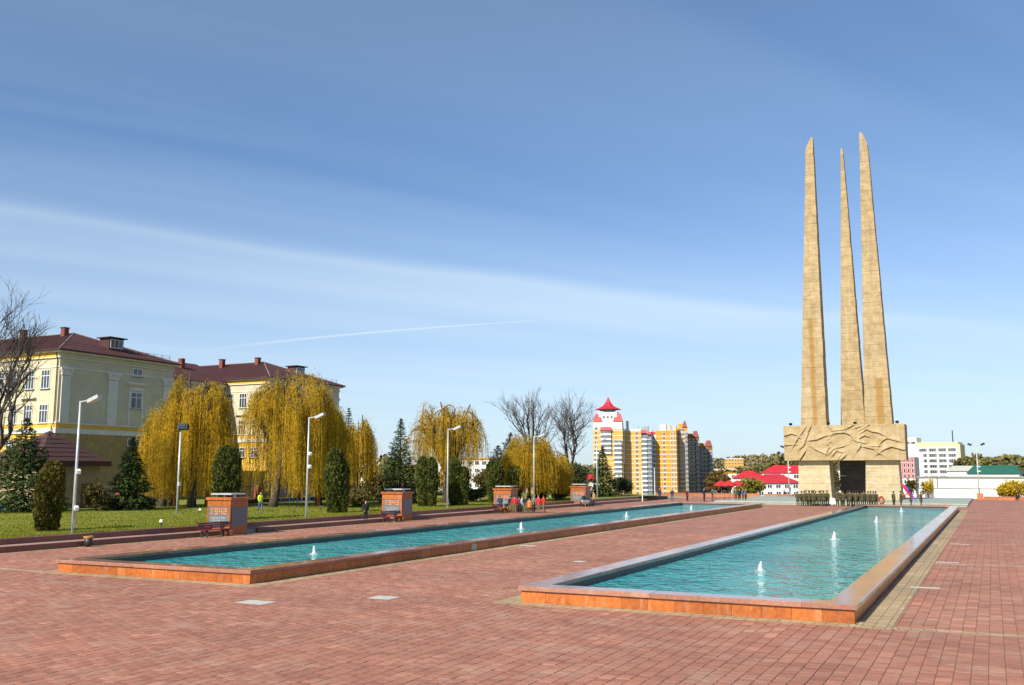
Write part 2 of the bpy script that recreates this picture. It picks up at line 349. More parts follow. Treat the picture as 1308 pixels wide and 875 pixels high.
# beyond: plain sheets with the joints in the material
far = MB()
def sheet_with_holes(mb, x0, x1, y0, y1, z, holes):
    xs = sorted({x0,x1} | {v for h in holes for v in h[:2] if x0<v<x1}); ys = sorted({y0,y1} | {v for h in holes for v in h[2:] if y0<v<y1})
    for i in range(len(xs)-1):
        for j in range(len(ys)-1):
            mx_, my_ = (xs[i]+xs[i+1])/2, (ys[j]+ys[j+1])/2
            if any(h[0]<mx_<h[1] and h[2]<my_<h[3] for h in holes): continue
            mb.add([(xs[i],ys[j],z),(xs[i+1],ys[j],z),(xs[i+1],ys[j+1],z),(xs[i],ys[j+1],z)], [(0,1,2,3)])
hl = bands + pools_e
sheet_with_holes(far, X0, X1, NEAR, Y1, -.001, hl)
sheet_with_holes(far, 14, X1, Y0, NEAR, -.001, hl); sheet_with_holes(far, X0, 14, Y0, 8, -.001, [])
far.build('far_paving', pave_far, pavement)
fb = MB()
for b in bands:
    if b[3] > NEAR: fb.add([(b[0],max(b[2],NEAR),0),(b[1],max(b[2],NEAR),0),(b[1],b[3],0),(b[0],b[3],0)], [(0,1,2,3)])
    elif b[1] > 14: fb.add([(14,b[2],0),(b[1],b[2],0),(b[1],b[3],0),(14,b[3],0)], [(0,1,2,3)])
fb.build('far_beige_strips', band_far, pavement)
for x, y, w_, d_, lab in COVERS:
    t = thing('inspection_cover', lab, 'inspection cover', (x,y,0), 0, 'covers set into the paving')
    MB().cbox(-w_/2+.015,-d_/2+.015,-.015,w_/2-.015,d_/2-.015,.004,.006).build('lid', pale_concrete, t)
    f = MB()
    f.box(-w_/2,-d_/2,-.015,w_/2,-d_/2+.012,.001); f.box(-w_/2,d_/2-.012,-.015,w_/2,d_/2,.001); f.box(-w_/2,-d_/2+.012,-.015,-w_/2+.012,d_/2-.012,.001); f.box(w_/2-.012,-d_/2+.012,-.015,w_/2,d_/2-.012,.001)
    f.build('frame', steel, t)

# ------------------------------------------------------------------ terrace steps and lawn
ts = MB().box(-46.3,8,-.2,-45.75,133,.5).box(-45.75,8,-.2,-44.55,133,.24).build('terrace_steps', concrete); tag(ts, kind='structure')
rr = random.Random(7)
BLOCKY = [48.2, 68.4, 88.7, 108.9]
def inblock(y0, y1): return any(y1 > b-.02 and y0 < b+2.0 for b in BLOCKY)
y = 8.0; riser = MB().cbox(-.2,.006,0,.0,1.594,.3,.02).mesh('step_stone', granite_d)
tread = MB().cbox(-1.18,.006,0,-.2,1.594,.058,.006).mesh('tread_slab', tread_m)
up = MB().cbox(-.5,.006,0,0,1.594,.34,.02).mesh('step_stone', granite_d)
while y < 131.5:
    if not inblock(y, y+1.6):
        link('step_stone', riser, ts, (-44.35, y, .0)); 
        link('tread_slab', tread, ts, (-44.35, y, .241))
    link('step_stone', up, ts, (-45.55, y, .26))
    y += 1.6
lawn_g = mat('lawn_grass', (.12,.18,.008), (.26,.225,.02), .45, .95, bump=.9, bscale=9, detail=8, lo=.3, hi=.7)
blade = mat('grass_blades', (.155,.205,.009), (.235,.215,.018), .5, .9, trans=.35, lo=.3, hi=.7, detail=8)
rng = np.random.default_rng(11)
lx = np.concatenate([np.arange(-46.05,-66,-.8), np.arange(-67,-170,-5)]); ly = np.concatenate([np.arange(8,90,1.0), np.arange(92,150,3.0)])
def lawn_z(x, y): return .565 + .018*np.sin(x*1.1+y*.7) + .015*np.sin(y*1.9-x*.6)
vs = [(float(a), float(b), float(lawn_z(a,b))) for b in ly for a in lx]; nx = len(lx)
MBl = MB().add(vs, [(j*nx+i, (j+1)*nx+i, (j+1)*nx+i+1, j*nx+i+1) for j in range(len(ly)-1) for i in range(nx-1)])
tag(MBl.build('lawn', lawn_g, smooth=True), kind='structure')
MB().box(-170,8,-.3,-46.3,149,.3).build('lawn_bank', soil)['kind'] = 'structure'
n = 95000
gxs = -46.2 - 30*rng.random(n)**1.5; gys = 28 + 85*rng.random(n)**1.4
ang = rng.random(n)*6.283; c = np.stack([gxs, gys, lawn_z(gxs,gys)+.03], 1); u = np.stack([np.cos(ang), np.sin(ang), 0*ang],1)*.026; v = np.stack([rng.normal(0,.02,n), rng.normal(0,.02,n), .025+.03*rng.random(n)],1)
q = leafquads(c, u, v); q[:,2] = q[:,2]*.3+q[:,3]*.7
tag(link('grass', quads_mesh('grass', q, blade)), kind='stuff')

# the low block wall at the back of the square and the grey granite platform of the monument
curb_m = mat('orange_curb_stone', (.44,.15,.05), (.34,.11,.04), 4, .6, bump=.2, bscale=40, rnd=.15)
def curb(name, label, x0, x1, y, h, end=None):
    t = thing(name, label, 'low wall', (0,0,0)); MB().box(x0,y,-.2,x1,y+.34,h-.09).build('wall_core', concrete, t)
    n_ = max(1, int((x1-x0)/2.0)); w_ = (x1-x0)/n_
    face = MB().box(.006,-.04,0,w_-.006,-.002,h-.1).mesh('facing_stone', curb_m); cap = MB().cbox(.004,-.07,h-.088,w_-.004,.4,h,.02).mesh('coping_stone', granite_r)
    for i in range(n_): link('facing_stone', face, t, (x0+i*w_,y,0)); link('coping_stone', cap, t, (x0+i*w_,y,0))
    return t
curb('boundary_wall', 'long low orange stone wall closing the square in front of the apartment blocks', -52, -34.2, 160, .62)
curb('boundary_wall', 'low orange stone wall closing the square beside the white house with the red roof', -33.5, -27.0, 160, .55)
t = curb('boundary_wall', 'low orange stone wall closing the square at the far right, before the white wall', -1.4, 45, 160, .5)
MB().cbox(-2.3,159.8,-.2,-1.45,160.6,.95,.03).build('end_post', curb_m, t)
plm = mat('grey_green_granite', (.34,.36,.28), (.26,.28,.22), 2.5, .5, bump=.1, bscale=30, rnd=.15)
pl = MB().box(-33.9,125.2,-.1,-2.9,160,.10).build('monument_platform', plm); tag(pl, kind='structure')
stepm = MB().cbox(.01,0,0,1.53,.5,.14,.02).mesh('edge_stone', plm)
for i in range(20): link('edge_stone', stepm, pl, (-33.9+i*1.55,124.7,0))
MB().box(-33.9,130.0,.10,-2.9,159.9,.24).build('upper_step', plm, pl)
MB().box(-7.6,125.0,.101,-4.6,129.95,.106).build('red_strip', pave_far, pl)
# ------------------------------------------------------------------ pools
def water_mat():
    m = bpy.data.materials.new('pool_water'); m.use_nodes = True; t = m.node_tree; b = t.nodes['Principled BSDF']
    geo = t.nodes.new('ShaderNodeNewGeometry')
    mp = t.nodes.new('ShaderNodeMapping'); mp.inputs['Scale'].default_value = (1.0,.75,1); mp.inputs['Rotation'].default_value[2] = .5; t.links.new(geo.outputs['Position'], mp.inputs[0])
    n1 = t.nodes.new('ShaderNodeTexNoise'); n1.inputs['Scale'].default_value = 2.9; n1.inputs['Detail'].default_value = 2.5; n1.inputs['Distortion'].default_value = .5; t.links.new(mp.outputs[0], n1.inputs['Vector'])
    n2 = t.nodes.new('ShaderNodeTexNoise'); n2.inputs['Scale'].default_value = .16; n2.inputs['Detail'].default_value = 3; t.links.new(geo.outputs['Position'], n2.inputs['Vector'])
    rp = t.nodes.new('ShaderNodeMapRange'); rp.inputs[1].default_value = .35; rp.inputs[2].default_value = .65; t.links.new(n2.outputs[0], rp.inputs[0])
    mx = t.nodes.new('ShaderNodeMixRGB'); mx.inputs[1].default_value = (.026,.255,.27,1); mx.inputs[2].default_value = (.07,.37,.34,1); t.links.new(rp.outputs[0], mx.inputs[0]); t.links.new(mx.outputs[0], b.inputs['Base Color'])
    b.inputs['Roughness'].default_value = .06; b.inputs['IOR'].default_value = 1.33
    n3 = t.nodes.new('ShaderNodeTexNoise'); n3.inputs['Scale'].default_value = 1.15; n3.inputs['Detail'].default_value = 2; t.links.new(mp.outputs[0], n3.inputs['Vector'])
    ad = t.nodes.new('ShaderNodeMath'); ad.operation = 'MULTIPLY_ADD'; ad.inputs[1].default_value = 1.3; t.links.new(n3.outputs[0], ad.inputs[0]); t.links.new(n1.outputs[0], ad.inputs[2])
    bp = t.nodes.new('ShaderNodeBump'); bp.inputs['Strength'].default_value = 1; bp.inputs['Distance'].default_value = .26; t.links.new(ad.outputs[0], bp.inputs['Height']); t.links.new(bp.outputs[0], b.inputs['Normal'])
    return m
wm = water_mat()
tile_in = mat('pool_lining', (.10,.10,.10), (.07,.075,.08), 4, .5)
def pool(r, label):
    x0, x1, y0, y1 = r; t = thing('fountain_pool', label, 'pool', ((x0+x1)/2, y0, 0)); ox, oy = (x0+x1)/2, y0
    a, b, d = x0-ox, x1-ox, y1-oy; cw = .72
    core = MB()
    for q in [(a+.05,.05,b-.05,.62),(a+.05,d-.62,b-.05,d-.05),(a+.05,.62,a+.62,d-.62),(b-.62,.62,b-.05,d-.62)]: core.box(q[0],q[1],-.15,q[2],q[3],.345)
    core.build('wall_core', tile_in, t)
    h = .335
    def row(n_, L, put):
        w_ = L/n_
        me = MB().box(.004,0,0,w_-.004,.046,h).mesh('cladding_panel', granite_o)
        for i in range(n_): put(me, i*w_)
    row(12, b-a, lambda me, s: link('cladding_panel', me, t, (a+s,0,0)))
    row(12, b-a, lambda me, s: link('cladding_panel', me, t, (b-s,d,0), math.pi))
    row(104, d-.1, lambda me, s: link('cladding_panel', me, t, (b,.05+s,0), math.pi/2))
    row(104, d-.1, lambda me, s: link('cladding_panel', me, t, (a,d-.05-s,0), -math.pi/2))
    ov = .075
    def cop(n_, L, put):
        w_ = L/n_; me = MB(); jr = random.Random(n_)
        me.add([(.003,-ov,.355),(w_-.003,-ov,.355),(w_-.003,cw,.355),(.003,cw,.355),(.003,-ov,.455),(w_-.003,-ov,.455),(w_-.003,-ov+.035,.485),(.003,-ov+.035,.485),(w_-.003,cw-.02,.485),(.003,cw-.02,.485),(w_-.003,cw,.465),(.003,cw,.465)],
               [(0,3,2,1),(0,1,5,4),(4,5,6,7),(7,6,8,9),(9,8,10,11),(11,10,2,3),(0,4,7,9,11,3),(1,2,10,8,6,5)])
        me = me.mesh('coping_stone', granite_r)
        for i in range(n_):
            o_ = put(me, i*w_); o_.location.z += jr.uniform(-.004,.004); o_.rotation_euler.z += jr.uniform(-.0022,.0022)
    cop(7, b-a+2*ov, lambda me, s: link('coping_stone', me, t, (a-ov+s,0,0)))
    cop(7, b-a+2*ov, lambda me, s: link('coping_stone', me, t, (b+ov-s,d,0), math.pi))
    cop(58, d-2*cw, lambda me, s: link('coping_stone', me, t, (b,cw+s,0), math.pi/2))
    cop(58, d-2*cw, lambda me, s: link('coping_stone', me, t, (a,d-cw-s,0), -math.pi/2))
    w = MB().add([(a+.6,.6,0),(b-.6,.6,0),(b-.6,d-.6,0),(a+.6,d-.6,0)], [(0,1,2,3)]).build('pool_water', wm, None, (ox,oy,.15)); tag(w, kind='structure')
    return t
pool(RP, 'right hand rectangular fountain pool with orange granite walls, ending at the monument')
lp = pool(LP, 'left hand rectangular fountain pool with orange granite walls, beside the terrace steps')
MB().box(-.02,0,0,.012,.55,.34).build('service_hatch', pale_concrete, lp, (5.0+.003,16.5,0))
foam = mat('white_foam', (.86,.88,.88), (.7,.75,.77), 12, .5, trans=.3, bump=.5, bscale=14)
def jet(x, y, label, seed, s=1):
    t = thing('water_jet', label, 'water jet', (x,y,.15), 0, 'white foaming jets in the pools'); r_ = random.Random(seed)
    m = MB(); n_ = 14; prof = [(.20,0),(.17,.06),(.125,.14),(.115,.25),(.10,.36),(.065,.46),(.035,.54),(.008,.60)]; vs = []; fs = []
    for i,(rr_,z) in enumerate(prof):
        for k in range(n_):
            a = 2*math.pi*k/n_; q = rr_*(1+r_.uniform(-.28,.28)); vs.append((q*math.cos(a)+.03*math.sin(z*9+seed), q*math.sin(a), z+r_.uniform(-.02,.02)))
    for i in range(len(prof)-1):
        for k in range(n_): fs.append((i*n_+k,i*n_+(k+1)%n_,(i+1)*n_+(k+1)%n_,(i+1)*n_+k))
    fs.append(tuple((len(prof)-1)*n_+k for k in range(n_)))
    p = m.add(vs, fs).build('plume', foam, t, smooth=True)
    d = MB()
    for k in range(46):
        a = r_.uniform(0,6.28); q = abs(r_.gauss(0,.3)); z = r_.uniform(0,.1) if q > .25 else r_.uniform(.05,.5); sz = r_.uniform(.008,.02)
        d.obox((q*math.cos(a),q*math.sin(a),z), (sz,sz,sz*1.6), a)
    d.build('droplets', foam, t)
    f = MB()
    for k in range(46):
        a = r_.uniform(0,6.28); q = .12+abs(r_.gauss(0,.14)); sz = r_.uniform(.015,.05)
        f.obox((q*math.cos(a),q*math.sin(a),.006), (sz*1.6,sz,.010), a)
    f.build('foam_ring', foam, t); t.scale = (s,s,s)
for i,(x,y,l) in enumerate([(-8.4,39.0,'white water jet in the right pool, nearest of its four'),(-8.4,58.8,'white water jet in the right pool, second of its four from the front wall'),(-8.4,81.5,'white water jet in the right pool, third of its four from the front wall'),(-8.4,104.5,'white water jet in the right pool, closest to the flag bearers'),
    (-29.1,37.6,'white water jet in the left pool, nearest of its four'),(-29.1,60.2,'white water jet in the left pool, in front of the group of students'),(-29.1,81.5,'white water jet in the left pool, third of its four from the front wall'),(-29.1,102,'white water jet in the left pool, farthest of its four')]):
    jet(x, y, l, i+3, .62+.06*((i*7)%4))

# ------------------------------------------------------------------ monument
def n_irr(t, geo):
    n = t.nodes.new('ShaderNodeTexNoise'); mp = t.nodes.new('ShaderNodeMapping'); mp.inputs['Scale'].default_value = (.9,.9,2.1); t.links.new(geo.outputs['Position'], mp.inputs[0]); t.links.new(mp.outputs[0], n.inputs['Vector'])
    n.inputs['Scale'].default_value = 1; n.inputs['Detail'].default_value = 3; return n.outputs[0]
def stone_mat(name, c1, c2, stain=()):
    m = mat(name, c1, c2, 1.1, .85, bump=.7, bscale=7, detail=8, rnd=.07, streak=((.50,.43,.30),(2.2,2.2,.10),.6)); t = m.node_tree; b = t.nodes['Principled BSDF']
    geo = [n for n in t.nodes if n.type == 'NEW_GEOMETRY'][0]; s = t.nodes.new('ShaderNodeSeparateXYZ'); t.links.new(geo.outputs['Position'], s.inputs[0])
    def mt(op, a, b_=None, c=None):
        n = t.nodes.new('ShaderNodeMath'); n.operation = op
        for i, x in enumerate((a, b_, c)):
            if x is None: continue
            if isinstance(x, (int, float)): n.inputs[i].default_value = x
            else: t.links.new(x, n.inputs[i])
        return n.outputs[0]
    src = b.inputs['Base Color'].links[0].from_socket
    # fine horizontal board marks and pits
    w = t.nodes.new('ShaderNodeTexNoise'); mp = t.nodes.new('ShaderNodeMapping'); mp.inputs['Scale'].default_value = (.5,.5,5.0); t.links.new(geo.outputs['Position'], mp.inputs[0]); t.links.new(mp.outputs[0], w.inputs['Vector'])
    w.inputs['Scale'].default_value = 1.0; w.inputs['Detail'].default_value = 7; w.inputs['Roughness'].default_value = .7
    mr = t.nodes.new('ShaderNodeMapRange'); mr.inputs[1].default_value = .56; mr.inputs[2].default_value = .74; mr.inputs[4].default_value = .8; t.links.new(w.outputs[0], mr.inputs[0])
    mx = t.nodes.new('ShaderNodeMixRGB'); t.links.new(mr.outputs[0], mx.inputs[0]); t.links.new(src, mx.inputs[1]); mx.inputs[2].default_value = (.22,.135,.055,1); out = mx.outputs[0]
    # thin irregular course lines in the stone
    fr = mt('FRACT', mt('DIVIDE', s.outputs[2], .47)); ln = mt('MULTIPLY', mt('LESS_THAN', fr, .13), mt('GREATER_THAN', n_irr(t, geo), .5)); mx = t.nodes.new('ShaderNodeMixRGB'); t.links.new(mt('MULTIPLY', ln, .28), mx.inputs[0]); t.links.new(out, mx.inputs[1]); mx.inputs[2].default_value = (.15,.10,.05,1); out = mx.outputs[0]
    for (x0, wd, z0, z1) in stain:
        edge = mt('ABSOLUTE', mt('SUBTRACT', s.outputs[0], x0)); nz = t.nodes.new('ShaderNodeTexNoise'); nz.inputs['Scale'].default_value = 1.3; t.links.new(geo.outputs['Position'], nz.inputs['Vector'])
        edge = mt('SUBTRACT', edge, mt('MULTIPLY', nz.outputs[0], .25)); mk = t.nodes.new('ShaderNodeMapRange'); mk.inputs[1].default_value = wd; mk.inputs[2].default_value = wd-.3; t.links.new(edge, mk.inputs[0])
        zz = mt('MULTIPLY', mt('GREATER_THAN', s.outputs[2], z0), mt('LESS_THAN', s.outputs[2], z1)); k = mt('MULTIPLY', mt('MULTIPLY', mk.outputs[0], zz), .7)
        mx = t.nodes.new('ShaderNodeMixRGB'); t.links.new(k, mx.inputs[0]); t.links.new(out, mx.inputs[1]); mx.inputs[2].default_value = (.30,.15,.02,1); out = mx.outputs[0]
    t.links.new(out, b.inputs['Base Color']); return m
MY = 145.0
SC1, SC2 = (.45,.335,.175), (.32,.232,.112)
stone_l = stone_mat('bayonet_stone', SC1, SC2, [(-22.75,.35,10,26.5)])
stone_r = stone_mat('bayonet_stone_stained', SC1, SC2, [(-13.75,.5,10,17.3)])
stone_p = stone_mat('relief_stone', (.42,.315,.17), (.33,.24,.115))
mon = thing('war_memorial', 'tall stone memorial of three tapering bayonets standing on a carved relief block', 'monument', (-18.85,MY,.24))
MX = -18.85
def bayonet(x0b, x1b, x0t, x1t, ztop, zcut, cut, y, depth0, depth1, m, label, seed, z0=10.6):
    """cut: +1 tip at the right edge, -1 tip at the left edge, 0 blunt"""
    root = bpy.data.objects.new('bayonet', None); C.objects.link(root); root.parent = mon; root.location = (0, y-MY, -.24); root['label'] = label
    r_ = random.Random(seed); z = z0; hh = ztop - z0
    def xs(zz): k = (zz-z0)/hh; return x0b+(x0t-x0b)*k-MX, x1b+(x1t-x1b)*k-MX
    def dp(zz): k = (zz-z0)/hh; return depth0+(depth1-depth0)*k
    while z < zcut-.05:
        h = min(r_.uniform(1.15,1.75), zcut-z)
        if zcut-z-h < .6: h = zcut-z
        (a,b), (c,d) = xs(z+.012), xs(z+h-.012); j = r_.uniform(-.018,.018); e = dp(z); g_ = dp(z+h); ch = .05
        k0 = [(a+ch,j),(b-ch,j),(b+j,ch),(b+j,e),(a+j,e),(a+j,ch)]; k1 = [(c+ch,j),(d-ch,j),(d+j,ch),(d+j,g_),(c+j,g_),(c+j,ch)]
        mb = MB().add([(p,q,z+.012) for p,q in k0]+[(p,q,z+h-.012) for p,q in k1], [(5,4,3,2,1,0),tuple(range(6,12))]+[(i,(i+1)%6,6+(i+1)%6,6+i) for i in range(6)])
        mb.build('stone_course', m, root); z += h
    a, b = xs(zcut); e = dp(zcut); tp = .25
    ip = MB(); (a0,b0),(a1,b1) = xs(z0), xs(zcut); ip.add([(a0+.06,.06,z0),(b0-.06,.06,z0),(b0-.06,depth0-.06,z0),(a0+.06,depth0-.06,z0),(a1+.05,.06,zcut),(b1-.05,.06,zcut),(b1-.05,e-.06,zcut),(a1+.05,e-.06,zcut)],
        [(0,3,2,1),(4,5,6,7),(0,1,5,4),(1,2,6,5),(2,3,7,6),(3,0,4,7)]); ip.build('inner_core', dark_joint, root)
    mid = (a+b)/2; c, d = xs(ztop)
    if cut > 0: tip = [(b-.4*(b-a)*.35-tp*.2,0),(d+.0,0)]; tl, tr = d-.22, d; ml, mr_ = a+(b-a)*.42, b+(d-b)*.6; zl = zcut+(ztop-zcut)*.62
    elif cut < 0: tl, tr = c, c+.3; ml, mr_ = a+(c-a)*.6, a+(b-a)*.62; zl = zcut+(ztop-zcut)*.62
    else: tl, tr = mid-.17, mid+.09; ml, mr_ = a+.06, b-.06; zl = zcut+(ztop-zcut)*.5
    lv = [(zcut,a,b,e),(zl,ml,mr_,e*.85),(ztop,tl,tr,e*.35)]; vs = []
    for zz, p, q, dep in lv: vs += [(p,0,zz),(q,0,zz),(q,dep,zz),(p,dep,zz)]
    fs = [(3,2,1,0),(8,9,10,11)]
    for l_ in range(2):
        for i in range(4): fs.append((l_*4+i, l_*4+(i+1)%4, l_*4+4+(i+1)%4, l_*4+4+i))
    MB().add(vs, fs).build('tip', m, root); return root
dark_joint = mat('joint_mortar', (.16,.11,.06), None, rough=.95)  # even dark brown mortar colour of the core behind the open joints
S = lambda px_, D: MX  # (unused)
bayonet(-24.8,-21.17,-22.36,-21.36,54.2,52.5,1,MY+.4,3.0,1.0,stone_l,'left bayonet with a long brown stain low on its face, tip at its right edge',1)
bayonet(-20.3,-16.45,-18.24,-17.90,54.0,52.9,0,MY+7.1,3.2,.8,stone_l,'middle bayonet, narrowest at the top, standing behind the other two',2,5.7)
bayonet(-15.95,-12.25,-14.72,-13.72,53.9,51.9,-1,MY+.5,3.0,1.0,stone_r,'right bayonet with a brown stain at its foot, tip at its left edge',3)
# relief block: height field with undercut folds
PX0, PX1, PZ0, PZ1 = -27.12, -10.62, 5.72, 10.74
LINES = [[(30,195),(90,178),(150,195),(170,215),(240,125)],[(270,160),(292,122)],[(185,325),(220,290),(270,175)],[(30,292),(120,290),(152,240)],[(290,248),(350,240),(430,210),(512,195)],
 [(330,335),(380,362),(440,385)],[(508,196),(482,230),(492,262),(462,290),(474,318),(445,380)],[(450,90),(520,160),(640,145),(732,100)],[(525,182),(630,175),(680,195),(740,260),(830,285)],[(480,375),(520,335),(612,312)],
 [(515,390),(545,355),(600,370)],[(560,435),(578,408)],[(590,435),(622,410)],[(755,132),(822,112)],[(790,155),(872,110)],[(800,182),(850,148),(900,170),(960,180),(1042,226)],[(785,232),(830,205),(858,218)],[(765,340),(787,308)],
 [(835,318),(960,312),(1000,262),(1045,235),(1145,266)],[(838,324),(932,342)],[(930,362),(960,382),(1020,340),(1085,318),(1190,348)],[(180,427),(222,368)]]
def zl(p): return (PX0+(p[0]-10)/1205*(PX1-PX0), PZ1-(p[1]-98)/347*(PZ1-PZ0))
nxp, nzp = 360, 112
xg, zg = np.meshgrid(np.linspace(PX0,PX1,nxp), np.linspace(PZ0,PZ1,nzp)); H_ = np.zeros_like(xg)
for li, L in enumerate(LINES):
    pts = [zl(p) for p in L]
    for (ax,az),(bx,bz) in zip(pts[:-1],pts[1:]):
        dx, dz = bx-ax, bz-az; ln = math.hypot(dx,dz); tt = np.clip(((xg-ax)*dx+(zg-az)*dz)/ln**2, 0, 1)
        qx, qz = xg-(ax+dx*tt), zg-(az+dz*tt); dist = np.hypot(qx,qz); nxv, nzv = (-dz/ln, dx/ln)
        if nzv < 0: nxv, nzv = -nxv, -nzv
        sd = (qx*nxv+qz*nzv); up_ = np.where(sd >= 0, np.exp(-dist/.48), 0); dn = np.where(sd < 0, np.exp(-(dist/.10)**2), 0)
        H_ = np.maximum(H_, (.32)*up_) - .18*dn*(H_ < .12)
rn = np.random.default_rng(3); H_ += rn.normal(0,.006,H_.shape); H_[0,:]=0; H_[-1,:]=0; H_[:,0]=0; H_[:,-1]=0
yf = MY-.55
vs = [(float(xg[j,i]-MX), float(yf-H_[j,i]-MY), float(zg[j,i]-.24)) for j in range(nzp) for i in range(nxp)]
fs = [(j*nxp+i, j*nxp+i+1, (j+1)*nxp+i+1, (j+1)*nxp+i) for j in range(nzp-1) for i in range(nxp-1)]
b0 = len(vs); yb = 3.7
e = [0, nxp-1, nzp*nxp-1, (nzp-1)*nxp]
vs += [(vs[k][0], yb, vs[k][2]) for k in e]
rb = MB().add(vs, fs); rb.f += [tuple(range(0,nxp))[::-1]+(b0,b0+1), tuple((nzp-1)*nxp+i for i in range(nxp))+(b0+2,b0+3), tuple(j*nxp for j in range(nzp))+(b0+3,b0), tuple(j*nxp+nxp-1 for j in range(nzp))[::-1]+(b0+1,b0+2), (b0,b0+3,b0+2,b0+1)]; rb.m += [0]*5
rb.build('relief_block', stone_p, mon)
# pedestal pillars
def pier(xa, xb, y0, y1, flare, lab=None, sm=None):
    p = bpy.data.objects.new('pedestal_pier', None); C.objects.link(p); p.parent = mon; p.location = (0,0,-.24)
    if lab: p['label'] = lab
    r_ = random.Random(int(xa*7)); z = .2
    for k in range(5):
        h = (5.70-.2)/5; f0, f1 = flare*(1-k/5), flare*(1-(k+1)/5); j = r_.uniform(-.02,.02)
        MB().add([(xa-f0-MX,y0+j,z+.01),(xb+f0-MX,y0+j,z+.01),(xb+f0-MX,y1,z+.01),(xa-f0-MX,y1,z+.01),(xa-f1-MX,y0+j,z+h-.01),(xb+f1-MX,y0+j,z+h-.01),(xb+f1-MX,y1,z+h-.01),(xa-f1-MX,y1,z+h-.01)],
            [(0,3,2,1),(4,5,6,7),(0,1,5,4),(1,2,6,5),(2,3,7,6),(3,0,4,7)]).build('stone_course', sm or stone_q, p); z += h
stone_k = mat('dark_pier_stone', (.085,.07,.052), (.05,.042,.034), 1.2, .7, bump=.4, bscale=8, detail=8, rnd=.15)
stone_q = stone_mat('pier_stone', (.50,.41,.26), (.42,.33,.19))
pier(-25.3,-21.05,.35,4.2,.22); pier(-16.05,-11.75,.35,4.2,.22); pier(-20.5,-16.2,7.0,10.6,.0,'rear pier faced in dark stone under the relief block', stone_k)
fl_h = MB().obox((0,0,.22),(.42,.2,.3),0,0,.5)
for x, l in [(-26.2,'small black floodlight on the left end of the relief block'),(-20.9,'small black floodlight on the relief block, beside the foot of the left bayonet'),(-11.6,'small black floodlight on the right end of the relief block'),(-17.2,'small floodlight on the relief block in front of the middle bayonet')]:
    t = thing('floodlight', l, 'floodlight', (x,MY+.2,10.74), random.Random(int(x)).uniform(-.6,.6), 'floodlights on the relief block')
    MB().obox((0,0,.3),(.44,.18,.30),0,0,.6).build('lamp_head', black, t); MB().box(-.04,-.04,0,.04,.04,.2).box(-.15,-.12,0,.15,.12,.03).build('bracket', dark, t)
# ------------------------------------------------------------------ buildings
cream = mat('cream_render', (.56,.50,.34), (.49,.44,.30), .8, .9, bump=.1, bscale=12, streak=((.42,.38,.26),(1.2,1.2,.12),.5))
cream_trim = mat('pale_trim', (.66,.63,.55), (.58,.55,.47), 1.2, .85)
ochre = mat('ochre_stone', (.36,.255,.10), (.30,.21,.08), 1.2, .85, bump=.15, bscale=10, rnd=.08)
yellow_f = mat('yellow_render', (.70,.42,.06), (.62,.36,.05), 1.0, .9)
roof_m = mat('dark_red_metal_roof', (.068,.018,.015), (.048,.014,.013), .9, .65, bump=.05, bscale=6)
brick_m = mat('chimney_brick', (.22,.06,.035), (.16,.045,.03), 8, .9)
win_w = mat('white_window_frame', (.75,.75,.73), None, rough=.5)
sill_m = mat('grey_sill', (.22,.21,.2), None, rough=.7)
def child(name, parent, me, loc=(0,0,0), rz=0): return link(name, me, parent, loc, rz)
_wc = {}
def window(parent, loc, w, h, rz, cols=2, sill=True, tr=.68):
    """a casement: frame proud of the wall, pane set back in it; local -y is outside"""
    k = (w,h,cols,sill)
    if k not in _wc:
        f = MB(); t = .07
        f.box(-w/2,-.05,0,w/2,.05,t).box(-w/2,-.05,h-t,w/2,.05,h).box(-w/2,-.05,t,-w/2+t,.05,h-t).box(w/2-t,-.05,t,w/2,.05,h-t)
        for i in range(1,cols):
            x = -w/2+w*i/cols; f.box(x-.035,-.045,t,x+.035,.045,h-t)
        if h > 1.2: f.box(-w/2+t,-.04,h*tr-.035,w/2-t,.04,h*tr+.035)
        p = MB().box(-w/2+.03,-.012,.03,w/2-.03,.012,h-.03); s = MB().box(-w/2-.1,-.16,-.08,w/2+.1,.02,-.003)
        _wc[k] = (f.mesh('window', win_w), p.mesh('pane', glass), s.mesh('sill', sill_m))
    a, b, c = _wc[k]; o = link('window', a, parent, loc, rz); link('pane', b, o)
    if sill: link('sill', c, o)
    return o
GZ = .5
sch = thing('school_building', 'cream three storey building with ochre ground floor and dark red metal roof', 'building', (-95.4,75.5,GZ))
def P_(name, mb, m, loc=None, smooth=False): return mb.build(name, m, sch, loc, smooth)
Lw = 17.2; ZE = 17.6; ZM = 8.3
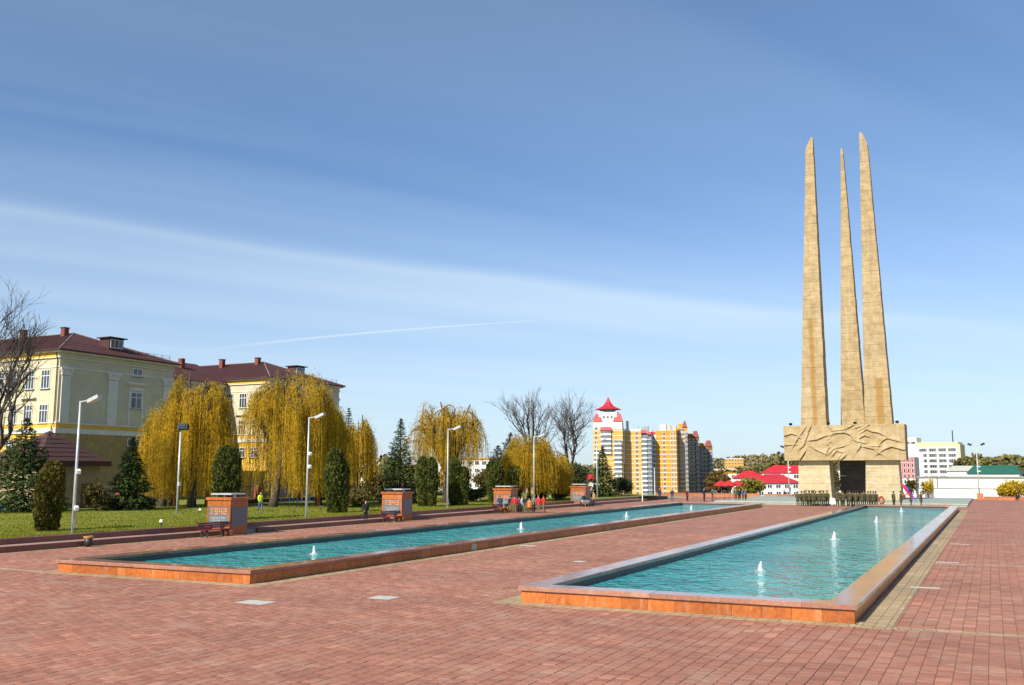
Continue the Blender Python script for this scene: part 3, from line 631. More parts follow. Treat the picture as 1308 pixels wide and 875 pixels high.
def wing(y0, tag_):
    P_('wall', MB().box(-34,y0,ZM,0,y0+Lw,ZE-1.0), cream)
    P_('ground_floor_wall', MB().box(-34.05,y0-.05,-.5,.02,y0+Lw+.05,ZM-.35), yellow_f)
    P_('ground_floor_facing', MB().box(.021,y0-.05,-.5,.035,y0+Lw+.05,ZM-.36), ochre)
    bl = MB().box(.0,.006,.004,.06,1.01,.5).mesh('stone_block', ochre); n_ = int(Lw/1.02)
    for j in range(14):
        off = .5 if j % 2 else 0
        for i in range(n_):
            yy = y0+i*1.02+off*.5
            if yy+1.02 > y0+Lw: continue
            z = .9+j*.51
            yl = yy-y0
            if (9.2 < yl < 12.3 and 6.0 < z < 7.9) or (9.4 < yl < 11.7 and 3.3 < z < 5.3): continue
            link('stone_block', bl, sch, (.036,yy,z))
    def ring(z0,z1,o,m,name='cornice_band'):
        P_(name, MB().box(-34-o,y0-o,z0,o,y0+Lw+o,z1), m)
    ring(ZM-.35,ZM+.25,.22,cream_trim); ring(ZM+.25,ZM+.75,.08,yellow_f,'yellow_band'); ring(ZM+.75,ZM+.9,.16,cream_trim)
    ring(ZE-1.0,ZE-.9,.2,cream_trim); ring(ZE-.9,ZE-.35,.06,yellow_f if False else cream); ring(ZE-.35,ZE,.5,cream_trim)
    P_('frieze_band', MB().box(-34,y0-.09,ZE-.88,-.5,y0-.062,ZE-.37), yellow_f)
    ring(ZE-2.1,ZE-1.95,.07,cream_trim); 
    # pilasters on the side towards the square
    for yy, w_ in ((.3,1.2),(6.9,1.4),(15.6,1.2)):
        P_('pilaster', MB().box(0,y0+yy,ZM+.9,.18,y0+yy+w_,ZE-3.0), cream_trim)
        c_ = MB().box(0,y0+yy-.12,ZE-2.95,.26,y0+yy+w_+.12,ZE-2.7).box(0,y0+yy-.05,ZE-2.7,.22,y0+yy+w_+.05,ZE-2.3).box(0,y0+yy-.28,ZE-2.3,.34,y0+yy+w_+.28,ZE-2.12)
        for s_ in (0,w_): c_.tube([(.0,y0+yy+s_,ZE-2.42),(.32,y0+yy+s_,ZE-2.42)], .2, 8)
        P_('capital', c_, cream_trim)
    window(sch, (.03,y0+11.3,15.9-GZ), 1.5, 1.0, math.pi/2); window(sch, (.03,y0+11.3,11.9-GZ), 1.7, 2.0, math.pi/2)
    P_('window_surround', MB().box(0,y0+10.15,ZM+.9,.07,y0+10.4,14.6-GZ).box(0,y0+12.2,ZM+.9,.07,y0+12.45,14.6-GZ).box(0,y0+10.4,14.1-GZ,.07,y0+12.2,14.6-GZ), cream_trim)
    P_('window_hood', MB().box(0,y0+9.7,14.9-GZ,.42,y0+12.9,15.1-GZ).box(0,y0+9.9,14.7-GZ,.25,y0+12.7,14.9-GZ), cream_trim)
    window(sch, (.10,y0+11.2,7.2-GZ), 2.0, .95, math.pi/2, 2); window(sch, (.1,y0+11.0,4.5-GZ), 1.1, 1.1, math.pi/2, 2)
    for x in (-2.2,-4.85,-7.5,-10.1,-12.7,-15.4):
        window(sch, (x,y0-.03,13.6-GZ), 1.45, 2.2, 0, 3); window(sch, (x,y0-.03,9.6-GZ), 1.45, 2.2, 0, 3)
        window(sch, (x,y0-.08,6.2-GZ), 1.45, 1.5, 0, 3)
    P_('hood_shelf', MB().box(-6.2,y0-.4,12.5-GZ,-3.6,y0,12.62-GZ), cream_trim)
    P_('downpipe', MB().tube([(-.1,y0-.5,ZE-.4),(-.25,y0-.14,ZE-1.2),(-.25,y0-.14,ZM+1),(-.25,y0-.4,ZM+.4),(-.25,y0-.4,0)], .07, 6), dark)
    # hipped roof with standing seams
    o = .75; zr = ZE+3.5; ym = y0+Lw/2; A=(o,y0-o,ZE); B=(o,y0+Lw+o,ZE); A2=(-34,y0-o,ZE); B2=(-34,y0+Lw+o,ZE); T=(-Lw/2,ym,zr); T2=(-34,ym,zr)
    r_ = MB().add([A,B,T,A2,T2,B2],[(0,1,2),(0,2,4,3),(1,5,4,2)]).add([(p[0],p[1],ZE-.16) for p in (A,B,B2,A2)],[(3,2,1,0)])
    for p,q in ((A,B),(B,B2),(A2,A)): r_.add([p,q,(q[0],q[1],ZE-.16),(p[0],p[1],ZE-.16)],[(0,1,2,3)])
    n_ = 30
    for i in range(1,n_):
        yy = y0-o+(Lw+2*o)*i/n_; k = 1-abs(yy-ym)/(Lw/2+o); r_.tube([(o,yy,ZE+.02),(o-(Lw/2+o)*k,yy,ZE+.02+3.5*k)], .03, 3, cap=False)
    for i in range(1,42):
        x = o-i*.62; k = min(1, (o-x)/(Lw/2+o)); r_.tube([(x,y0-o,ZE+.02),(x,y0-o+(Lw/2+o)*k,ZE+.02+3.5*k)], .03, 3, cap=False)
    P_('roof', r_, roof_m)
    P_('ridge_cap', MB().tube([A,T],.09,5).tube([B,T],.09,5).tube([T,T2],.09,5), cream_trim if False else mat('worn_ridge_metal', (.32,.22,.2), None, rough=.5, metal=.3))
    # dormer, chimneys, snow rail
    d = P_('dormer', MB().box(-3.6,ym-.2,ZE+1.0,-1.9,ym+2.0,ZE+2.5), roof_m); MB().box(-3.9,ym-.5,ZE+2.503,-1.5,ym+2.3,ZE+2.62).build('dormer_roof', roof_m, d)
    window(sch, (-1.88,ym+.9,ZE+1.25), 1.9, 1.1, math.pi/2, 3, False)
    for x, yy in ((-8.8,ym-1.2),(-15.5,ym-2.0)):
        c_ = P_('chimney', MB().box(x-.34,yy-.34,ZE+2,x+.34,yy+.34,ZE+4.0), brick_m); MB().box(x-.42,yy-.42,ZE+4.0,x+.42,yy+.42,ZE+4.1).build('chimney_cap', dark, c_)
    rl = MB()
    for i in range(13):
        yy = y0+.6+i*(Lw-1.2)/12; rl.box(-.12,yy-.02,ZE+.3,-.08,yy+.02,ZE+.95)
    for z in (.62,.92): rl.box(-.115,y0+.5,ZE+z,-.085,y0+Lw-.5,ZE+z+.03)
    P_('roof_rail', rl, dark)
wing(0, 'a'); wing(36.0, 'b')
P_('wall', MB().box(-34.5,17.25,ZM,-8.5,35.95,ZE-1.3), cream); P_('ground_floor_wall', MB().box(-34.5,17.25,-.5,-8.45,35.95,ZM-.003), yellow_f)
P_('cornice_band', MB().box(-34.5,17.25,ZE-1.3,-8.1,35.95,ZE-.9), cream_trim); P_('cornice_band', MB().box(-34.5,17.25,ZM,-8.3,35.95,ZM+.5), cream_trim)
for i in range(5):
    for z, hgt in ((13.6,2.2),(9.6,2.2),(5.6,1.9)): window(sch, (-8.44,19.3+i*3.6,z-GZ), 1.45, hgt, math.pi/2, 3)
r_ = MB().add([(-7.6,16,ZE-.9),(-7.6,37,ZE-.9),(-15.5,37,ZE+2.7),(-15.5,16,ZE+2.7),(-24,37,ZE-.9),(-24,16,ZE-.9)],[(0,1,2,3),(3,2,4,5)])
for i in range(34): r_.tube([(-7.6,16.3+i*.62,ZE-.87),(-15.5,16.3+i*.62,ZE+2.73)],.03,3,cap=False)
P_('roof', r_, roof_m)
for yy in (24,31): P_('chimney', MB().box(-13.3,yy,ZE,-12.6,yy+.7,ZE+2.9), brick_m)

# pavilion with a pyramid roof in front of the school
pav = thing('garden_pavilion', 'low square pavilion with brown pyramid roof and beige walls in front of the school', 'pavilion', (-83,65,.5))
MB().box(-3.4,-3.4,-.3,3.4,3.4,4.05).build('wall', mat('beige_render', (.40,.32,.18), (.35,.28,.16), 1.5, .9), pav)
br = MB()
for s_ in range(7):            # stepped tile courses
    k0, k1 = 1-s_/7, 1-(s_+1)/7; e0, e1 = 4.1*k0+.02, 4.1*k1+.02; z0, z1 = 4.55+3.0*(1-k0)+.05, 4.55+3.0*(1-k1)
    br.add([(-e0,-e0,z0),(e0,-e0,z0),(e0,e0,z0),(-e0,e0,z0),(-e1,-e1,z1),(e1,-e1,z1),(e1,e1,z1),(-e1,e1,z1)],[(0,1,5,4),(1,2,6,5),(2,3,7,6),(3,0,4,7),(0,3,2,1)])
br.box(-4.12,-4.12,4.1,4.12,4.12,4.6); br.build('roof', mat('brown_roof_tile', (.08,.036,.030), (.055,.025,.022), 3, .6, bump=.3, bscale=8), pav)
MB().box(3.41,1.3,0,3.5,2.5,2.4).build('door', mat('brown_door', (.22,.09,.03), None, rough=.6), pav)
# metal fence on brick pillars
pil_b = mat('fence_brick', (.26,.075,.045), (.2,.06,.04), 6, .9, bump=.3, bscale=20); base_b = mat('fence_base', (.07,.06,.05), (.05,.042,.036), 4, .9)
def fence(x, y, rz, n_, sp, label):
    fen = thing('metal_fence', label, 'fence', (x,y,.5), rz, 'dark fences along the back of the lawn')
    for i in range(n_):
        p = MB().box(-.3,-.3,-.3,.3,.3,2.2).build('pillar', pil_b, fen, (i*sp,0,0)); MB().cbox(-.38,-.38,2.2,.38,.38,2.34,.08).build('pillar_cap', dark, p)
        if i < n_-1:
            MB().box(.31,-.16,-.3,sp-.31,.16,.5).build('base_wall', base_b, fen, (i*sp,0,0)); b_ = MB()
            for z in (.6,1.9): b_.box(.31,-.03,z,sp-.31,.03,z+.07)
            for k in range(int((sp-.8)/.16)): b_.box(.42+k*.16,-.018,.505,.455+k*.16,.018,2.1)
            b_.build('bar_panel', dark, fen, (i*sp,0,0))
fence(-99.0,74.2,0,4,7.9,'dark metal fence with brick pillars passing behind the pavilion and small spruce')
fence(-75.3,79.0,math.pi/2,8,7.6,'dark metal fence with brick pillars running behind the big willows')

# far apartment blocks beyond the river
y_or = mat('orange_brick', (.62,.30,.035), (.56,.26,.03), .3, .9); y_ye = mat('yellow_brick', (.62,.385,.10), (.56,.34,.085), .3, .9)
wht = mat('white_render', (.74,.72,.66), (.68,.66,.6), .2, .9); red_roof = mat('red_metal_roof', (.52,.022,.03), (.45,.02,.028), .3, .5); brown_b = mat('brown_brick', (.20,.125,.05), (.17,.105,.045), .3, .9)
grey_b = mat('grey_balcony', (.33,.35,.37), (.28,.30,.32), .4, .7); pale_y = mat('pale_yellow_render', (.72,.64,.34), (.66,.58,.30), .2, .9)
_fw = {}
bal_glass = mat('balcony_glass', (.20,.23,.26), (.12,.14,.17), .6, .15)
def fwin(parent, loc, w, h, rz=0):
    k = (w,h)
    if k not in _fw:
        f = MB().box(-w/2-.12,-.10,-.12,w/2+.12,0,h+.12,0).box(-w/2,-.14,0,-.06,-.101,h,1).box(.06,-.14,0,w/2,-.101,h,1); _fw[k] = f.mesh('window', [win_w, glass])
    return link('window', _fw[k], parent, loc, rz)
def block(t, x0, y0, x1, y1, z0, z1, m, floors=0, fh=2.95, cols_f=(), cols_s=(), ww=1.5, wh=1.4, bands=True, name='wall', skip=None):
    MB().box(x0,y0,z0,x1,y1,z1).build(name, m, t)
    for k in range(floors):
        z = z0+k*fh
        if bands and k: MB().box(x0-.12,y0-.12,z-.22,x1+.12,y1+.12,z+.12).build('floor_band', wht, t)
        for x in cols_f: fwin(t, (x,y0-.01,z+.9), ww, wh)
        for yv in cols_s: fwin(t, (x1+.01,yv,z+.9), ww, wh, math.pi/2)
def bal(t, x0, x1, y, z0, floors, fh=2.95, m=wht, d=1.4):
    for k in range(floors):
        z = z0+k*fh; b_ = MB().box(x0,y-d,z,x1,y,z+.2).box(x0,y-d,z+.2,x1,y-d+.1,z+1.15).box(x0,y-d+.1,z+.2,x0+.1,y,z+1.15).box(x1-.1,y-d+.1,z+.2,x1,y,z+1.15).build('balcony', m, t)
        MB().box(x0+.12,y-d+.02,z+1.16,x1-.12,y-.02,z+2.6).build('balcony_glazing', bal_glass, b_)
def cone_roof(t, cx_, cy_, r0, z0, z1, n=4, rot=math.pi/4, name='roof', m=None, flare=.25):
    mb = MB(); prof = [(r0,z0),(r0*(.45),z0+(z1-z0)*flare),(r0*.2,z0+(z1-z0)*.55),(.05,z1)]; vs = []; fs = []
    for r, z in prof:
        for k in range(n): a = rot+2*math.pi*k/n; vs.append((cx_+r*math.cos(a),cy_+r*math.sin(a),z))
    for i in range(len(prof)-1):
        for k in range(n): fs.append((i*n+k,i*n+(k+1)%n,(i+1)*n+(k+1)%n,(i+1)*n+k))
    fs.append(tuple(range(n))[::-1]); mb.add(vs,fs).build(name, m or red_roof, t)
def mansard(t, x0, y0, x1, y1, z0, z1, ins, m=None):
    MB().add([(x0,y0,z0),(x1,y0,z0),(x1,y1,z0),(x0,y1,z0),(x0+ins,y0+ins,z1),(x1-ins,y0+ins,z1),(x1-ins,y1-ins,z1),(x0+ins,y1-ins,z1)],[(0,3,2,1),(4,5,6,7),(0,1,5,4),(1,2,6,5),(2,3,7,6),(3,0,4,7)]).build('roof', m or red_roof, t)
BZ = -13.5; FHT = 2.95
def far_thing(name, label, cat, bear, D, rz, group=None):
    x, y = at(bear, D); return thing(name, label, cat, (x,y,BZ), rz, group)
# px = .5 m at 620 m
tw = far_thing('apartment_tower', 'yellow and white apartment tower crowned by a pointed red roof', 'apartment block', 777, 620, R(16), 'orange and white apartment blocks beyond the square')
n_ = 16
block(tw, -9.5,0,9.5,14,0,n_*FHT-2,y_ye,16,cols_f=(-7.5,),cols_s=(3,7,11))
MB().box(-9.2,.3,n_*FHT-2,9.2,13.7,n_*FHT+3).build('upper_wall', wht, tw); MB().box(-6.0,.6,n_*FHT+3,6.0,13,n_*FHT+9.5).build('upper_wall', wht, tw)
bal(tw,-4.5,2.2,0,10*FHT,5); bal(tw,3.8,8.8,0,2*FHT,11); bal(tw,-9,-5.9,0,3*FHT,8)
mansard(tw,-5.0,-1.8,2.8,0,15*FHT+.2,15*FHT+2.4,.6)
mansard(tw,-9.6,-.3,-3.4,5,n_*FHT+3.01,n_*FHT+8.2,1.6); mansard(tw,3.4,-.3,9.6,6,n_*FHT+3.01,n_*FHT+8.2,1.6)
for x in (-4.6,0,4.6): fwin(tw,(x*.55,.59,n_*FHT+5),1.2,1.6)
MB().box(-5.2,1,n_*FHT+9.5,5.2,12,n_*FHT+11).build('lantern', glass, tw); cone_roof(tw,0,6.5,9.0,n_*FHT+11,n_*FHT+19.5,8,math.pi/8)
t2 = far_thing('apartment_block', 'cream and yellow apartment block with white glazed balconies, right next to the pointed tower', 'apartment block', 817, 626, R(16), 'orange and white apartment blocks beyond the square')
block(t2,-9.5,0,1.5,14,0,15*FHT,y_ye,15,cols_f=(-1.5,)); block(t2,1.5,1.2,8.0,14,0,14.6*FHT,grey_b,0); bal(t2,1.7,5.0,1.2,FHT,13,m=wht); bal(t2,5.2,8.0,1.2,FHT,13,m=grey_b)
MB().box(-9.4,.1,15*FHT,1.4,13.9,15*FHT+1.5).build('parapet', wht, t2); mansard(t2,1.2,-.6,4.8,4,14.61*FHT,14.61*FHT+1.9,.6); mansard(t2,4.9,-.6,8.2,4,14.3*FHT,14.3*FHT+1.6,.6)
MB().box(2,3,15*FHT,6,8,15*FHT+3).build('roof_cabin', grey_b, t2); MB().box(-8.5,5,15*FHT+1.5,-7,8,15*FHT+7).build('chimney', cream, t2)
t3 = far_thing('apartment_block', 'bright orange apartment block with white floor lines and small red gable on its left bay', 'apartment block', 851, 632, R(10), 'orange and white apartment blocks beyond the square')
block(t3,-6.5,0,7.0,15,0,15.2*FHT,y_or,15,cols_f=(-1.0,)); 
for k in range(1,15): fwin(t3,(4.0,-.01,k*FHT+.9),.9,1.5); fwin(t3,(5.8,-.01,k*FHT+.9),.9,1.5)
MB().box(-10.5,.4,0,-6.5,14,14.4*FHT).build('bay_wall', wht, t3)
for k in range(1,14): fwin(t3,(-9.4,.39,k*FHT+.9),1.2,1.4); fwin(t3,(-7.6,.39,k*FHT+.9),1.2,1.4)
cone_roof(t3,-8.5,2.5,3.2,14.4*FHT,14.4*FHT+3.4,4,math.pi/4,flare=.5)
MB().box(-4,4,15.2*FHT,0,8,15.2*FHT+4.5).build('roof_cabin', wht, t3); MB().box(1,4,15.2*FHT,3,7,15.2*FHT+3.6).build('chimney', cream, t3); MB().box(5,4,15.2*FHT,6.5,7,15.2*FHT+4).build('chimney', cream, t3)
def slab(label, bear, D, w, floors, mwall, rz):
    t = far_thing('apartment_block', label, 'apartment block', bear, D, rz, 'orange and white apartment blocks beyond the square')
    block(t,-w/2,0,w/2,16,0,floors*FHT,mwall,floors,cols_f=(-w*.12,w*.12)); MB().box(-w/2-.8,-1.0,0,-w/2+2.0,0,floors*FHT-3).build('bay_wall', y_or, t)
    bal(t,w*.28,w/2,0,FHT,floors-2,m=grey_b); bal(t,-w/2+2.1,-w*.25,0,FHT,floors-2,m=grey_b)
    MB().box(-w*.3,1,floors*FHT,w*.42,14,floors*FHT+2.6).build('upper_wall', y_or, t); mansard(t,w*.05,-.6,w*.5,6,floors*FHT+.2,floors*FHT+4.4,1.2,m=mat('dark_red_roof_%d'%floors,(.20,.02,.02),None,rough=.5))
    return t
slab('narrow orange stairwell block with dark red cap beside the bright orange block', 872, 640, 7.5, 16, y_or, R(16))
slab('brown apartment block with grey balconies, taller of two at the end of the row', 884, 655, 10.5, 14, brown_b, R(16))
slab('brown apartment block with grey balconies, lowest block of the whole row', 900, 672, 11.5, 12, brown_b, R(16))
aer = random.Random(8)
for t_, w_, z_ in ((t2,6,15*FHT),(t3,5,15.2*FHT)):
    a_ = MB()
    for k in range(5):
        xx, yy = aer.uniform(-w_,w_), aer.uniform(4,10); hh = aer.uniform(2,4.5); a_.tube([(xx,yy,z_),(xx,yy,z_+hh)],.09,4); a_.tube([(xx-.6,yy,z_+hh-.4),(xx+.6,yy,z_+hh-.4)],.06,3)
    a_.build('roof_aerials', dark, t_)
# right hand town
off = far_thing('office_building', 'white seven storey office building with pale yellow upper edge and roof mast', 'office building', 1200, 600, R(-8))
W2 = 12.5
block(off,-12.6,0,11.4,16,0,33.5,wht,0); MB().box(-12.7,-.1,33.5,11.5,16.1,36.2).build('parapet', pale_y, off); MB().box(11.4,.0,0,12.6,16,34.9).build('end_wall', pale_y, off)
for k in range(7):
    for g_ in range(4):
        for c_ in range(4):
            if k < 6 and g_ == 0 and c_ < 2: continue
            fwin(off,(-10.6+g_*5.6+c_*1.15,-.01,10.5+k*3.35),1.08,1.95)
MB().box(-18.2,1,0,-12.6,15,39.5).build('stair_tower', wht, off)
for z in (35.5,): 
    for x in (-17.3,-15.2,-14): fwin(off,(x,.99,z),1.2,1.5)
MB().tube([(8,4,36),(8,4,43.5)],.35,5).build('roof_mast', dark, off)
rw = far_thing('office_wing', 'red and white striped four storey block just right of the memorial pillar', 'office building', 1153, 560, R(-8)); redw = mat('salmon_red_panel', (.50,.09,.085), None, rough=.8)
block(rw,-9,0,6.8,12,0,26.5,wht,0)
for k in range(5):
    z = 11.5+k*3.1
    if k in (1,2,3,4): MB().box(-9.1,-.2,z-.2,6.9,-.012,z+2.5).build('red_panel', redw, rw)
    for c_ in range(7): link('window', _fw.get('rw') or _fw.setdefault('rw', MB().box(-.7,-.3,0,.7,-.21,1.9,0).box(-.5,-.34,.1,.5,-.301,1.8,1).mesh('window',[win_w,glass])), rw, (-7.6+c_*2.2,0,z+.1))
def house(label, bear, D, w, d, h, base, wall, roof, rz, floors=2, cols=4, rh=3.4, cat='house', name='town_house', flat=False):
    x, y = at(bear, D); t = thing(name, label, cat, (x,y,base), rz)
    MB().box(-w/2,0,-6,w/2,d,h).build('wall', wall, t)
    if flat: MB().box(-w/2-.3,-.3,h,w/2+.3,d+.3,h+.5).build('roof', roof, t)
    else:
        o = .6; MB().add([(-w/2-o,-o,h),(w/2+o,-o,h),(w/2+o,d+o,h),(-w/2-o,d+o,h),(-w/2+d*.4,d/2,h+rh),(w/2-d*.4,d/2,h+rh)],[(0,3,2,1),(0,1,5,4),(1,2,5),(2,3,4,5),(3,0,4)]).build('roof', roof, t)
    fh = h/floors
    for k in range(floors):
        for c_ in range(cols): fwin(t,(-w/2+w*(c_+.5)/cols,-.01,k*fh+fh*.3),min(1.5,w/cols*.5),fh*.45)
    return t
house('long white house with bright red hipped roof, left of the memorial', 988, 250, 12.8, 11, 3.6, -2.2, wht, red_roof, R(14), 2, 6, 2.2)
house('white house with red roof partly hidden behind the left memorial pillar', 1008, 330, 18, 10, 5.2, -1.2, wht, red_roof, R(10), 2, 4, 2.6)
house('low house with a red hipped roof, behind the long white house', 957, 300, 9.5, 9, 3.2, -.8, wht, red_roof, R(14), 1, 3, 2.2)
house('far orange yellow block on the wooded slope left of the twin lamp', 938, 900, 17, 12, 9, 8.0, y_or, wht, R(10), 3, 6, 1, flat=True, name='hillside_block', cat='apartment block')
house('long pale pink block on the far slope, below the orange one', 930, 860, 24, 10, 7, 0, mat('pale_pink_render', (.62,.46,.38), None, rough=.9), wht, R(10), 2, 8, 1, flat=True, name='hillside_block', cat='apartment block')
house('long pale block on the far slope, right of the twin lamp', 985, 900, 36, 10, 6, 1, cream, wht, R(10), 2, 9, 1, flat=True, name='hillside_block', cat='apartment block')
house('small white house with an orange top among trees, beside the apartment blocks', 932, 480, 6.5, 8, 7, -3.5, wht, y_or, R(12), 3, 2, 1, flat=True)
house('white house gable among trees, left of the red roofed houses', 943, 470, 6, 8, 5, -3.5, wht, wht, R(12), 2, 2, 2)
house('five storey white block behind the weeping willow in the middle', 600, 330, 22, 12, 12.5, -4, wht, y_or, R(20), 5, 9, 1, flat=True, name='apartment_block', cat='apartment block')
house('orange topped apartment block showing between the spruce and the big willow', 473, 330, 6.5, 12, 12.6, -4, wht, y_or, R(20), 5, 3, 1, flat=True, name='apartment_block', cat='apartment block')
house('pink and cream low block behind the students, between thuja columns', 688, 300, 8, 9, 13.5, -4, mat('rose_render', (.60,.36,.26), None, rough=.9), red_roof, R(20), 4, 4, 1.5, name='apartment_block', cat='apartment block')
house('small house with a bright red roof showing left of the dark spruce', 754, 260, 5.5, 7, 3.6, -1.6, cream, red_roof, R(20), 1, 2, 1.7)
house('grey white block glimpsed through the gap under the memorial', 1064, 420, 11, 12, 11, -6, wht, grey_b, R(0), 4, 4, 1, flat=True, name='apartment_block', cat='apartment block')
# long white wall / garage row on the right, green and blue roofs behind
x, y = at(1262, 215)
lw = thing('warehouse_wall', 'long low white building wall with a pale lower strip, behind the far right end of the square', 'warehouse', (x,y,-2.4), R(-6)); lw.scale = (1.18,1.18,1.12)
MB().box(-12.2,0,-2,30,14,4.75).build('wall', mat('warm_white_wall', (.76,.70,.56), (.70,.64,.5), .4, .9), lw); MB().box(-12.3,-.25,-2,30,-.003,2.55).build('lower_wall', wht, lw)
MB().box(-12.4,-.4,2.56,30,.0,2.66).build('ledge', grey_b, lw); MB().box(-12.5,-.3,4.75,30.3,14.3,4.95).build('roof_edge', grey_b, lw)
MB().box(-11.2,-.32,0,-9.6,-.252,3.0).build('door', sill_m, lw); MB().box(-9.0,-.1,2.7,-8.85,-.004,4.7).build('downpipe', dark, lw)
g_ = MB(); 
for x0,z0,x1,z1 in ((0,0,.12,.55),(0,.5,.5,.6),(.45,0,.55,.6),(.75,0,.85,.6),(.75,.5,1.3,.6),(1.2,.0,1.3,.6),(1.45,.0,1.55,.6),(.2,0,.5,.1)): g_.box(x0,-.27,z0,x1,-.251,z1)
g_.build('graffiti', black, lw, (4.1,-.012,.95))
def shed(label, bear, D, w, z0, z1, m, rz=0):
    x, y = at(bear, D); t = thing('market_roof', label, 'hall', (x,y,0), rz); MB().box(-w/2+.5,.5,-13,w/2-.5,11.5,z0).build('wall', wht, t)
    r_ = MB().add([(-w/2,0,z0),(w/2,0,z0),(w/2,12,z0),(-w/2,12,z0),(-w/2+w*.12,6,z1),(w/2-w*.12,6,z1)],[(0,3,2,1),(0,1,5,4),(1,2,5),(2,3,4,5),(3,0,4)])
    for i in range(1,20): xx = -w/2+w*i/20; r_.tube([(xx,-.02,z0+.02),(min(max(xx,-w/2+w*.12),w/2-w*.12),6,z1+.03)],.06,3,cap=False)
    r_.build('roof', m, t)
shed('hall with a wide dark green roof above the white wall at the right', 1268, 300, 15.5, 3.7, 6.3, mat('green_roof', (.02,.13,.09), (.018,.10,.07), .5, .6), R(-6))
shed('far hall with a bright blue roof, behind the green roof', 1282, 420, 10, 5.6, 7.6, mat('blue_roof', (.05,.25,.62), None, rough=.5), R(-6))
shed('pale low hall roof between the white office and the green roof', 1232, 360, 13, 4.6, 6.6, pale_concrete, R(-6))
car_m = {'white':white, 'silver':mat('silver_car_paint',(.45,.46,.47),None,rough=.3,metal=.6), 'dark':mat('dark_car_paint',(.04,.045,.05),None,rough=.3)}
def car(bear, D, z, col, label):
    x, y = at(bear, D); t = thing('parked_car', label, 'car', (x,y,z), R(84)+rr.uniform(-.1,.1), 'cars parked on the flat roof deck behind the white wall')
    prof = [(-2.1,.3),(-2.1,.75),(-1.9,.95),(-1.2,1.0),(-.6,1.42),(.75,1.45),(1.5,1.0),(2.0,.92),(2.15,.7),(2.15,.3)]
    n_ = len(prof); vs = [(a,-.85,b) for a,b in prof]+[(a,.85,b) for a,b in prof]
    MB().add(vs,[tuple(range(n_)),tuple(range(2*n_-1,n_-1,-1))]+[(i,n_+i,n_+(i+1)%n_,(i+1)%n_) for i in range(n_)]).build('body', car_m[col], t)
    MB().add([(-1.0,-.86,1.02),(-.55,-.86,1.36),(.7,-.86,1.38),(1.2,-.86,1.02)],[(0,1,2,3)]).build('side_window', glass, t)
    for xx in (-1.3,1.35):
        for yy in (-.8,.8): MB().tube([(xx,yy-.1,.32),(xx,yy+.1,.32)],.32,12).build('wheel', black, t)
deck = MB().box(-20,0,-.3,24,26,0).build('roof_deck', concrete, None, (at(1262,270)[0],at(1262,270)[1],1.35)); deck.rotation_euler = (0,0,R(-6)); deck['kind'] = 'structure'
for b, c_, l in ((1213,'dark','dark car leftmost on the roof deck'),(1234,'white','white car on the roof deck, left of the twin lamp post'),(1252,'silver','silver car on the roof deck right behind the twin lamp post'),(1264,'white','white car on the roof deck just right of the twin lamp post'),(1275,'white','second white car on the roof deck right of the twin lamp post'),(1298,'white','white car on the roof deck, rightmost')): car(b, 282, 1.36, c_, l)

# hills with far woods on the horizon
rng = np.random.default_rng(21)
bs = np.array([-900,-300,0,300,500,700,800,900,940,1000,1060,1120,1180,1230,1280,1320,1500,2000]); yt = np.array([600,600,599,599,599,598,592,588,584,579,570,572,578,587,584,585,588,598])
bb = np.linspace(-900,2000,120); D0, D1 = 1000, 1500; hv = []
for D, k in ((950,0),(1100,.5),(1300,.85),(1500,1),(2200,.9),(2600,0)):
    for b in bb:
        h = (604-np.interp(b,bs,yt))*1.21*1.0+EYE-9; x, y = at(b, D); hv.append((x,y,-13.8+(h+13.8)*k))
n_ = len(bb); tag(MB().add(hv,[(j*n_+i,j*n_+i+1,(j+1)*n_+i+1,(j+1)*n_+i) for j in range(5) for i in range(n_-1)]).build('hills', soil, smooth=True), kind='structure')
far_leaf = mat('far_wood_leaves', (.24,.185,.085), (.12,.115,.055), .018, .95, detail=8, lo=.42, hi=.58)
cs = []
for _ in range(3400):
    b = rng.uniform(-300,1500); D = rng.choice([rng.uniform(960,1520),rng.uniform(1300,1530)]); k = np.interp(D,(950,1100,1300,1500),(0,.5,.85,1)); h = (604-np.interp(b,bs,yt))*1.21+EYE-9
    x, y = at(b, D); s_ = rng.uniform(3.0,6.5); cs.append((x,y,-13.8+(h+13.8)*k+s_*.8,s_))
cs = np.array(cs); n_ = 26; c = np.repeat(cs[:,:3],n_,0); s_ = np.repeat(cs[:,3],n_)[:,None]; d = rng.normal(0,1,(len(c),3)); d /= np.linalg.norm(d,axis=1)[:,None]
c = c + d*s_*np.array([.85,.85,1.1])*rng.uniform(.5,1,(len(c),1)); u = np.cross(d, rng.normal(0,1,d.shape)); u /= np.linalg.norm(u,axis=1)[:,None]; v = np.cross(d,u); v = v+d*.4
tag(link('far_woods', quads_mesh('far_woods', leafquads(c,u*s_*.24,v*s_*.24), far_leaf)), 'low brown green woods covering the far hills', None, None, 'stuff')
